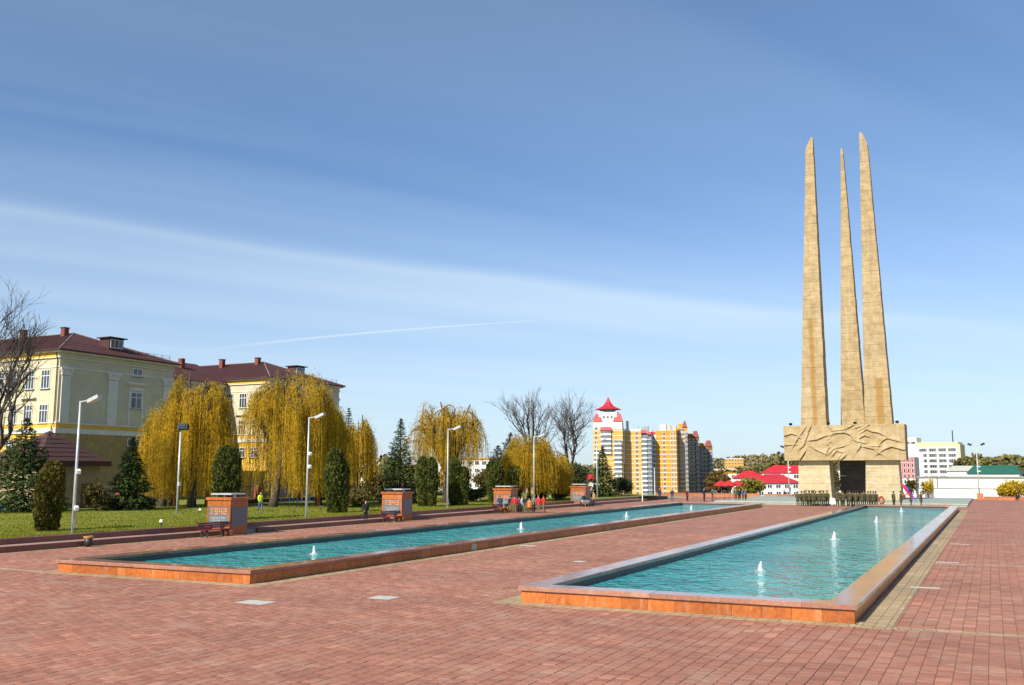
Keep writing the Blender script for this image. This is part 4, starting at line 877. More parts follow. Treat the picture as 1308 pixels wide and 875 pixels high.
# ------------------------------------------------------------------ trees and plants
LZ = .56
willow_leaf = mat('willow_leaves', (.62,.405,.028), (.40,.27,.022), .35, .8, trans=.4, detail=6, lo=.38, hi=.62, spec=.2)
spruce_leaf = mat('spruce_needles', (.035,.075,.018), (.095,.125,.035), .8, .85, detail=6, lo=.35, hi=.65, spec=.2, trans=.1)
thuja_leaf = mat('thuja_sprays', (.07,.080,.014), (.16,.125,.022), 1.3, .85, detail=6, trans=.12, spec=.2)
thuja_dark = mat('thuja_sprays_dark', (.045,.066,.013), (.115,.118,.022), 1.3, .85, detail=6, trans=.12, spec=.2)
pine_leaf = mat('dark_pine_needles', (.022,.034,.012), (.040,.048,.016), .6, .9, detail=6, spec=.2)
twig_leaf = mat('budding_twigs', (.16,.12,.03), (.09,.075,.02), .8, .9, trans=.3, detail=6)
green_bush = mat('green_bush_leaves', (.09,.12,.015), (.05,.075,.012), .8, .9, trans=.3, detail=6)
gold_bush = mat('yellow_blossom', (.55,.36,.01), (.42,.28,.015), .8, .9, trans=.3, detail=6)
def unit(a): return a/np.maximum(np.linalg.norm(a,axis=-1,keepdims=True),1e-6)
def limb(p0, p1, n, rng, wob, sag=0):
    t = np.linspace(0,1,n)[:,None]; p = p0+(p1-p0)*t; w = np.cumsum(rng.normal(0,wob,(n,3)),0)*t*(1-t)*2; p = p+w; p[:,2] += sag*4*(t*(1-t))[:,0]; return p
def willow(x, y, H, Rd, seed, label, nstr=2600, low=1.2, lean=0, dens=1, name='weeping_willow', skew=(0,0), arch=.55, limbs=10, hang=1.0, gap=None):
    rng = np.random.default_rng(seed); t = thing(name, label, 'tree', (x,y,LZ), 0, 'weeping willows on the lawn'); tr = MB()
    th = H*.26; tr.tube(limb(np.array([0,0,-.2]), np.array([lean,.1,th]), 5, rng, .06), [H*.036,H*.031,H*.028,H*.027,H*.025], 9)
    tips = []
    nl = limbs
    for k in range(nl):
        a = 2*math.pi*(k+rng.uniform(-.3,.3))/nl; q = rng.uniform(.25,.85); e = np.array([math.cos(a)*Rd*q+skew[0]*.6, math.sin(a)*Rd*q+skew[1]*.6, H*(1-.38*q**2)*rng.uniform(.86,1.0)])
        p = limb(np.array([lean,.1,th-.2]), e, 9, rng, .12, H*.03); tr.tube(p, np.linspace(H*.023,H*.005,9), 6)
        for b in range(7):
            i0 = rng.integers(3,8); a2 = a+rng.uniform(-1.2,1.2); q2 = rng.uniform(.5,1.0); e2 = np.array([math.cos(a2)*Rd*q2+skew[0]*.8, math.sin(a2)*Rd*q2+skew[1]*.8, H*(1-.42*q2**2.2)*rng.uniform(.82,1.0)])
            p2 = limb(p[i0], e2, 7, rng, .10, H*.05); tr.tube(p2, np.linspace(H*.006,.015,7), 4, cap=False); tips += [p2[j] for j in range(2,7)]
    tr.build('trunk', bark, t, smooth=True)
    tips = np.array(tips)
    # hanging strands: bunches from the branch ends
    tips = tips + np.array([skew[0],skew[1],0])*np.clip(tips[:,2:3]/H,0,1)*.0
    base = tips[rng.integers(0,len(tips),nstr)] + rng.normal(0,.22,(nstr,3))*np.array([1,1,.8])
    rad = np.hypot(base[:,0],base[:,1])/Rd
    zl_ = low + (base[:,2]-low)*np.where(rng.random(nstr)<arch, rng.random(nstr)*.45, rng.random(nstr)*.95)
    if gap:                    # a curtain drawn aside: the limbs show through
        da = np.abs((np.arctan2(base[:,1],base[:,0])-gap[0]+math.pi)%(2*math.pi)-math.pi); inb = (da < gap[1]); zl_ = np.where(inb, np.maximum(zl_, base[:,2]-rng.uniform(.6,2.6,nstr)), zl_)
    L = np.maximum((base[:,2]-zl_)*np.where(rad>.55, hang, 1.0), .6); sp = .17; cnt = (L/sp).astype(int)+1
    idx = np.repeat(np.arange(nstr),cnt); k = np.concatenate([np.arange(c) for c in cnt]); f = k*sp
    outw = unit(np.stack([base[:,0],base[:,1],0*rad],1))*rng.uniform(.1,.7,(nstr,1))
    w = rng.uniform(0,6.28,nstr); c = base[idx].copy(); c[:,2] -= f; s_ = 1-np.exp(-f/1.0); c[:,:2] += outw[idx,:2]*s_[:,None] + (.07*np.sin(f*1.1+w[idx]))[:,None]*np.stack([np.cos(w[idx]),np.sin(w[idx])],1)
    c += rng.normal(0,.018,c.shape)
    a = rng.random(len(c))*6.28; u = np.stack([np.cos(a),np.sin(a),0*a],1)*(.017*dens); v = np.stack([np.sin(a)*.03,-np.cos(a)*.03,-.105+0*a],1)+rng.normal(0,.015,(len(c),3))
    # fine leafing over the top of the crown
    m_ = int(nstr*3); tp = tips[rng.integers(0,len(tips),m_)]+rng.normal(0,.26,(m_,3)); d = unit(rng.normal(0,1,(m_,3))); u2 = unit(np.cross(d,rng.normal(0,1,(m_,3))))*.018; v2 = d*.12
    q = np.concatenate([leafquads(c,u,v), leafquads(tp,u2,v2)])
    link('crown', quads_mesh('crown', q, willow_leaf), t); return t
def P1(b, D): return at(b, D)
x,y = at(246,97); willow(x,y,14.3,4.0,1,'broad yellow weeping willow hanging against the cream school, left of the forked one',1900,.9,limbs=12,arch=.45)
x,y = at(210,99); willow(x,y,11.0,2.8,11,'lower yellow weeping willow leaning out left of the broad one, beside the small spruce',1100,.6)
x,y = at(350,97);  willow(x,y,14.8,5.2,2,'tall yellow weeping willow with dark forked limbs showing the school behind it',2000,.9,lean=.6,limbs=12,arch=.45,gap=(R(-105),R(42)),skew=(1.9,.9))
x,y = at(408,102); willow(x,y,11.8,3.4,3,'yellow weeping willow at the right end of the school',1500,.7)
x,y = at(570,112); willow(x,y,12.9,4.9,4,'lone yellow weeping willow with thin hanging strands against the sky, behind a lamp post',1100,1.2,arch=.45,limbs=14,hang=.62)
x,y = at(676,118); willow(x,y,8.6,3.4,5,'low yellow weeping willow in front of the bare trees, behind the students',1700,.7)
x,y = at(710,124); willow(x,y,6.4,2.0,6,'small weeping willow behind the black floodlight pole',900,.6)
x,y = at(455,118); willow(x,y,10.9,2.6,8,'thin pale weeping willow in front of the tall spruce, beyond the school corner',900,1.5,arch=.7)

def spruce(x, y, H, Rd, seed, label, m=None, dens=1.0, name='spruce_tree', low=.03, pw=.85, quad=1.0):
    rng = np.random.default_rng(seed); t = thing(name, label, 'tree', (x,y,LZ)); tr = MB().tube([(0,0,-.2),(0,0,H*.5),(0,0,H*.99)],[H*.018,H*.011,.012],7)
    cs, us, vs = [], [], []; z = H*low+.1
    while z < H*.985:
        fr = z/H; r = Rd*(1-fr)**pw*rng.uniform(.82,1.1); nb = max(4,int((5+9*(1-fr))*dens)); a0 = rng.random()*6.28
        for b in range(nb):
            a = a0+2*math.pi*b/nb+rng.normal(0,.12); rl = r*rng.uniform(.72,1.12); dv = np.array([math.cos(a),math.sin(a),0]); sd = np.array([-dv[1],dv[0],0])
            n = max(5,int(rl*11)); s_ = np.sqrt(rng.random(n))*1.0; droop = -.16*rl*s_+.28*rl*s_**2*.7*(fr>.25) -.10*rl*s_**2*(fr<=.25)
            c = np.array([0,0,z])+dv*(s_*rl)[:,None]; c[:,2] += droop+.05*H*.0; side = rng.normal(0,1,n)*.16*rl*(1.15-s_); c += sd*side[:,None]; c[:,2] += rng.normal(0,.05,n)-.08*np.abs(side)
            d = dv*rng.uniform(.4,1,(n,1))+sd*np.sign(side)[:,None]*rng.uniform(.1,.8,(n,1)); d[:,2] += rng.normal(-.15,.28,n); d = unit(d); w = unit(np.cross(d,np.array([0,0,1])+rng.normal(0,.35,(n,3))))
            ln = rng.uniform(.10,.21,(n,1))*quad; cs.append(c); vs.append(d*ln); us.append(w*ln*.42)
        tr.tube([(0,0,z),(math.cos(a)*r*.8,math.sin(a)*r*.8,z-.1*r)],[.03,.01],3,cap=False)
        z += H*.024*rng.uniform(.8,1.2)
    tr.build('trunk', bark, t); q = leafquads(np.concatenate(cs),np.concatenate(us),np.concatenate(vs)); q[:,2] = q[:,2]*.35+q[:,3]*.65; q[:,3] = q[:,3]
    link('crown', quads_mesh('crown', q, m or spruce_leaf), t); return t
x,y = at(30,86);  spruce(x,y,8.4,4.3,1,'large dark green spruce at the left edge, in front of the pavilion',dens=1.3)
x,y = at(168,90); spruce(x,y,6.7,2.6,2,'neat dark green spruce standing between the pavilion and the big willow',dens=1.4)
x,y = at(511,112); spruce(x,y,9.8,3.3,3,'tall bluish green spruce with ragged top behind the second date block',dens=1.2)
x,y = at(444,122); spruce(x,y,11.8,3.0,4,'tall dark spruce half hidden behind the thin willow beyond the school corner',dens=1.0)
x,y = at(770,140); spruce(x,y,7.3,2.6,5,'dark spruce standing before the pointed apartment tower',dens=1.2)
x,y = at(652,134); spruce(x,y,8.9,3.0,6,'dark old pine rising behind the low willow',pine_leaf,1.0,'pine_tree',.25,.6)
x,y = at(636,140); spruce(x,y,7.4,3.2,7,'dark broad pine just left of the old pine behind the low willow',pine_leaf,1.0,'pine_tree',.1,.6)

def thuja_mesh(H, Rd, seed, lobes, m, n=9000, sz=1.0):
    rng = np.random.default_rng(seed); cs, us, vs = [], [], []
    core = MB()
    for (lx_, ly_, lh, lr) in lobes:
        k = int(n*lh*lr/sum(a[2]*a[3] for a in lobes)); tt = rng.random(k); prof = lambda q: lr*np.clip(np.minimum(.62+.9*q, 1.0),0,1)*np.sqrt(np.clip(1-np.clip((q-.72)/.28,0,1)**2.2,0,1))
        a = rng.random(k)*6.283; bump_ = 1+.09*np.sin(a*5+tt*17+seed)+.07*np.sin(a*9-tt*31)+.05*np.sin(a*14+tt*57); r = prof(tt)*bump_*rng.normal(.96,.075,k)
        c = np.stack([lx_+r*np.cos(a), ly_+r*np.sin(a), tt*lh],1); d = np.stack([np.cos(a)*.5,np.sin(a)*.5,.55+.5*tt],1)+rng.normal(0,.35,(k,3)); d = unit(d); w = unit(np.cross(d,rng.normal(0,1,(k,3))))
        ln = rng.uniform(.05,.15,(k,1))*sz; cs.append(c); vs.append(d*ln); us.append(w*ln*.42)
        core.lathe([(float(prof(np.array(q)))*.84+.01, q*lh) for q in (0,.1,.25,.45,.65,.75,.85,.92,.97)], 14, (lx_,ly_,0))
    return quads_mesh('foliage', leafquads(np.concatenate(cs),np.concatenate(us),np.concatenate(vs)), m), core.mesh('stem', m)
def thuja(x, y, H, Rd, seed, label, m=thuja_dark, lobes=None, n=9000):
    t = thing('columnar_thuja', label, 'tree', (x,y,LZ), 0, 'clipped columnar thujas on the lawn'); f, c = thuja_mesh(H, Rd, seed, lobes or [(0,0,H,Rd)], m, n); link('foliage', f, t); link('stem', c, t); return t
thuja(-50.1,39.5,4.05,.62,1,'bronze green clipped thuja with two fused columns, nearest to the terrace steps',thuja_leaf,[(0,.12,4.05,.6),(.05,-.42,3.2,.42)],14000)
thuja(-50.5,54.7,5.3,.85,2,'dark clipped thuja right behind the date block reading 1942',thuja_dark)
thuja(-50.8,68.2,5.6,.82,3,'dark clipped thuja beside the second tall lamp post',thuja_dark,[(0,0,5.5,.72),(.5,.5,4.4,.5)])
thuja(-51.5,84.3,5.0,.85,4,'dark clipped thuja just right of the second date block',thuja_dark,[(-.3,0,5,.62),(.55,.3,4.9,.55)])
thuja(-50.4,88.6,4.9,.85,5,'dark clipped thuja right behind the third tall lamp post',thuja_dark,[(-.2,0,5,.6),(.7,.4,4.0,.5)])
thuja(-50.8,98.2,4.9,.85,6,'dark clipped thuja just left of the third date block',thuja_dark)
thuja(-50.8,103.5,4.2,.75,7,'dark clipped thuja just right of the third date block',thuja_dark)
thuja(-51.5,112.2,4.2,.8,9,'dark clipped thuja behind the black floodlight pole',thuja_dark)
thuja(-52.0,118.5,3.6,.9,10,'yellowish clipped thuja close left of the fourth date block',thuja_leaf)

def bare_tree(x, y, H, seed, label, spread=.5, name='bare_tree', m=None, trunk_h=.22, lean=(0,0), depth=6, r0=.022, wind=0, bud=None):
    rng = random.Random(seed); t = thing(name, label, 'tree', (x,y,LZ)); tr = MB(); fine = MB(); tips = []
    def grow(p, d, L, r, lev):
        n = 4; pts = [p.copy()]; q = p.copy(); dd_ = d.copy()
        for i in range(n):
            dd_ = (dd_ + Vector((rng.gauss(0,.10),rng.gauss(0,.10),rng.gauss(.05,.06)))).normalized(); q = q + dd_*(L/n); pts.append(q.copy())
        (tr if lev < 3 else fine).tube(pts, [r*(1-.4*i/n) for i in range(n+1)], 7 if lev < 2 else (4 if lev < 4 else 3), cap=False)
        if lev >= depth: tips.append(q); return
        k = 3 if lev < 2 else rng.choice((2,3,3))
        for j in range(k):
            ax = Vector((rng.gauss(0,1),rng.gauss(0,1),rng.gauss(0,.4))).normalized(); an = rng.uniform(.25,.62)*(spread/.5)
            nd = (dd_*math.cos(an) + ax.cross(dd_).normalized()*math.sin(an) + Vector((0,0,.12))).normalized()
            grow(pts[-1 if j < 2 else rng.choice((2,3))], nd, L*rng.uniform(.62,.86), r*rng.uniform(.50,.66), lev+1)
        if lev > 0:
            for j in range(3):
                ax = Vector((rng.gauss(0,1),rng.gauss(0,1),rng.gauss(0,1))).normalized(); nd = (dd_*.6+ax*.8).normalized()
                grow(pts[rng.choice((1,2,3))], nd, L*.5, r*.35, max(lev+2, depth-1))
    grow(Vector((0,0,-.2)), Vector((lean[0],lean[1],1)).normalized(), H*trunk_h, H*r0, 0)
    tr.build('trunk', m or bark_l, t, smooth=True); fine.build('branches', m or bark_l, t)
    return t
x,y = at(690,136); bare_tree(x,y,23.5,5,'tall leafless tree with upright fan of thin branches, behind the low willow',.42,r0=.017)
x,y = at(722,142); bare_tree(x,y,20.5,14,'leafless tree spreading towards the pointed apartment tower',.68,lean=(.2,.05),r0=.017)
x,y = at(-38,80);  bare_tree(x,y,24,9,'large leafless tree reaching into the picture at the left edge before the school',.58,lean=(.2,.05),trunk_h=.25,r0=.018)
def bush(x, y, h, r, seed, label, m, n=2500, z=LZ, sz=1.0, name='shrub', group=None):
    rng = np.random.default_rng(seed); t = thing(name, label, 'shrub', (x,y,z), 0, group); st = MB()
    for k in range(9):
        a = rng.random()*6.28; e = rng.uniform(.4,.9); st.tube([(0,0,-.1),(math.cos(a)*r*.4*e,math.sin(a)*r*.4*e,h*.45),(math.cos(a)*r*.8*e,math.sin(a)*r*.8*e,h*.85*e)],[.03,.02,.008],4)
    st.build('stems', bark_l, t)
    cl = rng.normal(0,1,(26,3)); cl = unit(cl)*rng.uniform(.35,.85,(26,1)); c = cl[rng.integers(0,26,n)]+rng.normal(0,.17,(n,3)); c = c*np.array([r,r,h*.5])+np.array([0,0,h*.55]); c[:,2] = np.maximum(c[:,2],.04)
    d = unit(rng.normal(0,1,(n,3))+np.array([0,0,.4])); w = unit(np.cross(d,rng.normal(0,1,(n,3)))); ln = rng.uniform(.05,.11,(n,1))*sz
    link('foliage', quads_mesh('foliage', leafquads(c,w*ln*.6,d*ln), m), t); return t
for b, D, h, r, m, l, s_ in ((455,96,1.9,1.7,twig_leaf,'brownish budding shrub on the lawn left of the second date block',1.2),(482,118,3.4,2.2,twig_leaf,'budding olive shrub below the orange topped block',1.3),(604,118,1.6,1.6,green_bush,'low green shrub right of the lone willow trunk',1.2),
      (715,128,2.4,1.6,green_bush,'green shrub at the foot of the bare trees',1.3),(735,136,4.6,2.2,pine_leaf,'dark evergreen shrub between the bare trees and the dark spruce',1.5),(700,142,6.6,2.4,pine_leaf,'tall dark ivy covered shrub under the spreading bare tree',1.6),(793,146,2.8,2.0,pine_leaf,'dark plum coloured shrub just right of the dark spruce',1.3),
      (125,88,2.6,1.6,twig_leaf,'twiggy brown shrub in front of the pavilion wall',1.0),(80,84,1.0,.6,green_bush,'small bright green conifer shrub by the pavilion wall',.8),(545,124,3.6,2.4,twig_leaf,'budding shrub seen between the pair of thujas and the lone willow',1.4),(625,128,3.8,2.4,twig_leaf,'tawny shrub behind the thuja left of the third date block',1.4)):
    x,y = at(b,D); bush(x,y,h,r,int(b),l,m,2600,sz=s_)
x,y = at(1296,160); bush(x,y,3.4,2.9,77,'yellow flowering bush before the white wall at the right edge',gold_bush,4200,-.6,1.5)
x,y = at(1284,164); bush(x,y,2.6,1.6,78,'smaller yellow flowering bush just left of the big one',gold_bush,2000,-.6,1.4)
x,y = at(1162,168); bush(x,y,3.4,1.3,79,'golden leafless shrub behind the flag bearer',gold_bush,1100,-.4,1.2)
x,y = at(1184,170); bush(x,y,3.2,1.3,80,'golden leafless shrub right of the flag group',gold_bush,1100,-.4,1.2)
x,y = at(956,190); bush(x,y,4.6,3.0,81,'yellow green round tree crown in front of the red roofed houses',mat('spring_leaves',(.24,.20,.02),(.17,.16,.02),.8,.9,trans=.3),3200,-1.6,2.2)
x,y = at(922,330); bush(x,y,8,5,82,'rust and green trees beyond the red parasols',mat('rust_leaves',(.20,.075,.02),(.12,.10,.02),.4,.9,trans=.3),3200,-4,4)
x,y = at(1063,230); bush(x,y,8,2.4,83,'brown tree seen through the gap under the memorial',twig_leaf,2600,-1.5,2.5)
# middle distance trees below the far houses
town_trees = mat('town_tree_leaves', (.18,.145,.04), (.09,.092,.028), .12, .95, detail=6, lo=.42, hi=.58)
def mid_tree(b, D, h, r, seed, base, label):
    rng = np.random.default_rng(seed); x, y = at(b, D); t = thing('town_tree', label, 'tree', (x,y,base), 0, 'trees in the town beyond the square'); MB().tube([(0,0,-3),(0,0,h*.6)],[.35,.15],6).build('trunk', bark, t)
    n = 900; c = unit(rng.normal(0,1,(14,3)))[rng.integers(0,14,n)]*rng.uniform(.3,.9,(n,1))+rng.normal(0,.16,(n,3)); c = c*np.array([r,r,h*.42])+np.array([0,0,h*.62]); d = unit(rng.normal(0,1,(n,3))); w = unit(np.cross(d,rng.normal(0,1,(n,3))))
    ln = rng.uniform(.25,.5,(n,1))*r*.3; link('crown', quads_mesh('crown', leafquads(c,w*ln,d*ln), town_trees), t)
for i,(b,D,h,r,base,l) in enumerate(((918,640,15,7,-9,'leafless looking town tree right of the last brown apartment block'),(935,560,12,6,-6,'round town tree above the small white house with orange top'),(952,600,13,6,-5,'town tree between the far pink block and the red roofs'),(968,640,13,7,-4,'town tree above the red roofs, left of the twin lamp post'),
    (983,600,12,7,-3,'town tree above the red roofs, right of the twin lamp post'),(1000,560,16,8,-2,'tall olive town tree touching the left edge of the relief block'),(1012,480,9,5,-1,'town tree below the relief block, beside the left pier'),
    (1236,480,9,6,2,'town tree right of the white office building'),(1250,520,11,7,2,'brown town tree behind the right twin lamp post'),(1295,420,10,7,1,'town tree behind the green roof at the right edge'),(1306,360,8,6,0,'orange brown town tree cut by the right edge'),
    (430,260,12,7,-4,'town tree behind the school corner'),(496,300,13,6,-5,'town tree behind the tall bluish spruce'),(530,280,10,6,-4,'town tree behind the pair of thujas'),(640,260,9,6,-4,'town tree behind the dark pines'),(742,320,11,6,-6,'town tree between the bare trees and the tower'),(725,400,12,8,-6,'far town tree low behind the bare trees'),(345,180,9,6,-1,'town tree hidden behind the willows'))):
    mid_tree(b,D,h,r,i+40,base,l)
# ------------------------------------------------------------------ street furniture
galv = mat('galvanised_pole', (.50,.53,.53), (.42,.45,.45), 4, .45, metal=.2)
lens_m = mat('lamp_lens', (.6,.62,.62), None, rough=.2)
def street_lamp(x, y, H, label, boxes=()):
    t = thing('street_lamp', label, 'street lamp', (x,y,LZ-.03), 0, 'tall floodlight lamps along the terrace')
    MB().tube([(0,0,0),(0,0,H*.5),(0,0,H)],[.10,.08,.055],10).build('pole', galv, t, smooth=True)
    MB().cbox(-.18,-.18,0,.18,.18,.05,.01).build('base_plate', galv, t)
    MB().box(.10,-.06,.35,.112,.06,.85).build('access_door', steel, t)
    MB().tube([(0,0,H-.05),(.62,.10,H+.02)],.04,6).build('arm', galv, t)
    h = MB().obox((.98,.14,H+.10),(.78,.40,.20),R(8),0,0,R(-22)).build('lamp_head', steel, t); MB().obox((1.015,.14,H+.005),(.66,.34,.02),R(8),0,0,R(-22)).build('lens', lens_m, h)
    for z, s_ in boxes:
        b = MB().obox((.24,-.05,z),(.34,.2,.2),R(-30),0,0,R(18)).build('camera_housing', white, t); MB().tube([(0,0,z-.05),(.18,-.03,z)],.03,5).build('bracket', steel, b)
    return t
street_lamp(-46.6,38.4,7.5,'tall grey lamp post with slanted floodlight head, beside the bronze green thuja',((3.5,1),(1.45,1)))
street_lamp(-47.9,60.8,7.75,'tall grey lamp post with two white camera boxes, between the first two date blocks',((4.9,1),(3.9,1)))
street_lamp(-48.4,83.4,7.75,'tall grey lamp post in front of the lone willow')
street_lamp(-48.4,103.6,7.7,'tall grey lamp post right behind the students in red jackets')
street_lamp(-48.6,124.4,7.9,'tall grey lamp post in front of the dark spruce and apartment tower')
def flood_pole(x, y, H, label):
    t = thing('floodlight_pole', label, 'street lamp', (x,y,LZ-.03), 0, 'poles with black floodlight boxes')
    MB().tube([(0,0,0),(0,0,H)],[.10,.075],10).build('pole', galv, t, smooth=True); MB().cbox(-.16,-.16,0,.16,.16,.05,.01).build('base_plate', galv, t)
    h = MB().obox((.18,.1,H+.28),(.80,.55,.5),R(25),0,R(-6)).build('lamp_head', black, t); MB().obox((.28,-.2,H+.28),(.62,.04,.38),R(25),0,R(-6)).build('glass', glass, h)
    MB().obox((.1,0,2.5),(.22,.2,.3),0).build('junction_box', steel, t)
flood_pole(-61.3,60.7,7.0,'pole carrying a black floodlight box in front of the broad willow'); flood_pole(-53.5,116.6,6.6,'pole carrying a black floodlight box between the bare trees and the students')
def twin(x, y, H, label):
    t = thing('twin_lamp', label, 'street lamp', (x,y,0), R(-20), 'twin headed lamps behind the memorial square')
    MB().tube([(0,0,0),(0,0,H)],[.10,.06],10).build('pole', galv, t, smooth=True); MB().tube([(-.8,0,H-.02),(.8,0,H-.02)],.035,6).build('crossbar', galv, t)
    for s_ in (-1,1):
        h = MB().obox((s_*.95,0,H+.12),(.55,.34,.24),0,0,0,R(-24*s_)).build('lamp_head', black if s_ > 0 else dark, t); MB().obox((s_*.99,0,H+.0),(.4,.28,.03),0,0,0,R(-24*s_)).build('lens', lens_m, h)
    for z in (H-3.2,H-3.9): MB().obox((.15,0,z),(.5,.16,.14),.2).build('camera_housing', white, t)
    return t
twin(-29.2,158.5,8.0,'twin headed lamp post left of the memorial, before the red roofed houses'); twin(-2.0,161.9,8.1,'twin headed lamp post right of the memorial, before the long white wall')
def thin_pole(x, y, H, label, z=0):
    t = thing('thin_post', label, 'post', (x,y,z), 0, 'thin white posts before the apartment blocks'); MB().tube([(0,0,0),(0,0,H)],[.07,.05],8).build('shaft', white, t); MB().lathe([(.07,0),(.09,.05),(.02,.14)],8,(0,0,H)).build('finial', white, t)
x,y = at(820,136); thin_pole(x,y,4.2,'thin white post near the end of the terrace, left of its neighbour'); x,y = at(836,150); thin_pole(x,y,4.6,'thin white post just beyond the end of the terrace steps')
# lawn lights
for x, y, l in ((-48.5,46.7,'small grey lawn light near the first bench'),(-52.5,65,'small dark lawn light between the first date block and the second lamp'),(-60.5,62.5,'small pale lawn light left of the man in the yellow vest'),(-56,76,'small pale lawn light under the right willow'),(-56.0,91,'small white lawn light beside the pair of thujas'),(-55.5,72.5,'small dark lawn light below the thuja by the second lamp'),(-53.6,99.5,'small white lawn light left of the third date block'),(-52.6,117.5,'small white lawn light behind the students')):
    t = thing('lawn_light', l, 'garden light', (x,y,LZ-.02), 0, 'small lights set in the lawn'); MB().tube([(0,0,0),(0,0,.22)],.05,6).build('stem', dark, t); MB().obox((0,0,.30),(.17,.14,.18),R(30),0,R(-25)).build('lamp_head', galv if 'dark' not in l else dark, t)
# date blocks
panel_g = mat('grey_granite_panel', (.16,.18,.19), (.10,.115,.125), 14, .35, bump=.05, bscale=80, detail=8)
letter = mat('orange_letters', (.72,.20,.03), None, rough=.5)
SEG = {'1':[[(.35,1),(.65,1),(.65,0),(.45,0),(.45,.78),(.2,.7)]], }
def digit(mb, ch, x, z, w, h):
    s = .24*w; d = .025
    def bar(a,b,c,e): mb.box(x+a*w, -d, z+b*h, x+c*w, 0, z+e*h)
    k = s/w; kv = s/h*1.0
    if ch == '1': bar(.42,0,.42+k,1); mb.prism([(0,0)]*3,0,0) if False else None; bar(.18,.78,.419,.92); return
    segs = {'9':'abcdfg','4':'bcfg','2':'abged','3':'abgcd','5':'afgcd'}[ch]
    R_ = {'a':(0,1-kv,1,1),'g':(0,.5-kv/2,1,.5+kv/2),'d':(0,0,1,kv),'f':(0,.5,k,1),'b':(1-k,.5,1,1),'e':(0,0,k,.5),'c':(1-k,0,1,.5)}
    hz = [c for c in segs if c in 'agd']
    for c in segs:
        a,b,e,f_ = R_[c]
        if c in 'fb': b, f_ = .5+kv/2+.002, (1-kv-.002 if 'a' in segs else 1)
        if c in 'ec': f_ = .5-kv/2-.002; b = kv+.002 if 'd' in segs else 0
        bar(a,b,e,f_)
def date_block(y, year, label):
    t = thing('date_block', label, 'monument block', (-45.0,y,0), 0, 'orange granite blocks bearing dates along the terrace')
    w, d, h = 1.92, 1.6, 2.2; a = w/2
    MB().box(-a,.0,-.1,a,d,h-.0).build('body', granite_o, t)
    # frame pieces on the front, grey inset panel
    for nm, q in (('frame_stone',(-a-.02,-.05,h-.42,a+.02,-.002,h-.005)),('frame_stone',(-a-.02,-.05,0,a+.02,-.002,.52)),('frame_stone',(-a-.02,-.05,.525,-a+.10,-.002,h-.425)),('frame_stone',(a-.10,-.05,.525,a+.02,-.002,h-.425))):
        MB().box(*q).build(nm, granite_o, t)
    pn = MB().box(-a+.105,-.03,.53,a-.105,-.003,h-.43).build('inset_panel', panel_g, t)
    lt = MB()
    for i, ch in enumerate(year): digit(lt, ch, -.72+i*.38, 1.28, .29, .40)
    l = lt.build('year_number', letter, pn, (0,-.031,0))
    ins = MB(); r_ = random.Random(int(year))
    for row_, n_ in ((1.02,9),(.86,7)):
        for k in range(n_): 
            xx = -.62+(9-n_)*.06+k*.14; ins.box(xx,-.036,row_,xx+r_.uniform(.05,.10),-.03,row_+.10)
    ins.build('small_inscription', mat('weathered_letters', (.30,.31,.29), None, rough=.7), pn)
    MB().box(a+.003,.1,.55,a+.03,d-.1,h-.43).build('side_panel', panel_g, t)
    MB().cbox(-a-.12,-.13,h,a+.12,d+.12,h+.18,.03).build('top_slab', granite_o, t)
    for xx in (-.7,-.05,.25,.8):
        MB().lathe([(.07,0),(.05,.16)],8,(xx,.5 if xx != .25 else 1.2,h+.18)).build('support', white, t)
    MB().cbox(-.88,.1,h+.34,.88,1.45,h+.43,.02).build('metal_cover', steel, t)
    MB().box(.34,-.30,.76,.85,-.052,.86).box(.36,-.28,0,.46,-.20,.76).build('side_shelf', dark, t)
    return t
for y, yr, l in zip(BLOCKY, ('1942','1943','1944','1945'), ('orange granite block with a grey panel reading 1942, nearest of the date blocks','orange granite block with a grey date panel beside the person in black','orange granite block with a grey date panel behind the students','orange granite block with a grey date panel behind the family with the pram')): date_block(y, yr, l)
bench_m = mat('dark_red_bench_paint', (.20,.018,.028), (.15,.014,.022), 8, .45); orange_foot = mat('orange_concrete', (.48,.16,.05), None, rough=.8)
def bench(y, label):
    t = thing('park_bench', label, 'bench', (-43.75,y,0), math.pi/2, 'dark red benches in front of the date blocks')     # local x runs along the bench
    for k in range(4): MB().cbox(-1.15,-.24+k*.135,.42,1.15,-.13+k*.135,.465,.01).build('seat_slat', bench_m, t)
    for k in range(3): MB().obox((0,.33+k*.035,.58+k*.125),(2.3,.03,.105),0,0,R(-14)).build('back_slat', bench_m, t)
    for s_ in (-1,1):
        l = MB().box(s_*.9-.04,-.24,.0,s_*.9+.04,-.16,.41).box(s_*.9-.04,.22,0,s_*.9+.04,.30,.41).box(s_*.9-.04,-.24,.36,s_*.9+.04,.3,.415).tube([(s_*.9,.28,.36),(s_*.9,.42,.92)],.03,5).build('leg', dark, t)
        MB().obox((s_*.9,-.2,.66),(.06,.5,.04),0).build('armrest', bench_m, t)
    MB().cbox(.96,-.30,0,1.22,.30,.34,.03).build('end_block', orange_foot, t)
bench(46.6,'dark red slatted bench in front of the date block reading 1942'); bench(66.6,'dark red slatted bench in front of the second date block'); bench(85.9,'dark red slatted bench half hidden by the students')
b = thing('litter_bin', 'small dark litter bin with a yellow brown rim, standing before the terrace steps', 'litter bin', (-44.0,37.3,0))
MB().lathe([(.17,.06),(.22,.45)],14).build('body', dark, b, smooth=True); MB().lathe([(.24,.45),(.26,.50),(.26,.56),(.21,.57),(.20,.5)],14).build('rim', mat('bin_rim', (.42,.22,.04), None, rough=.6), b); MB().lathe([(.13,0),(.15,.02),(.06,.04),(.06,.07)],10).build('foot', dark, b)
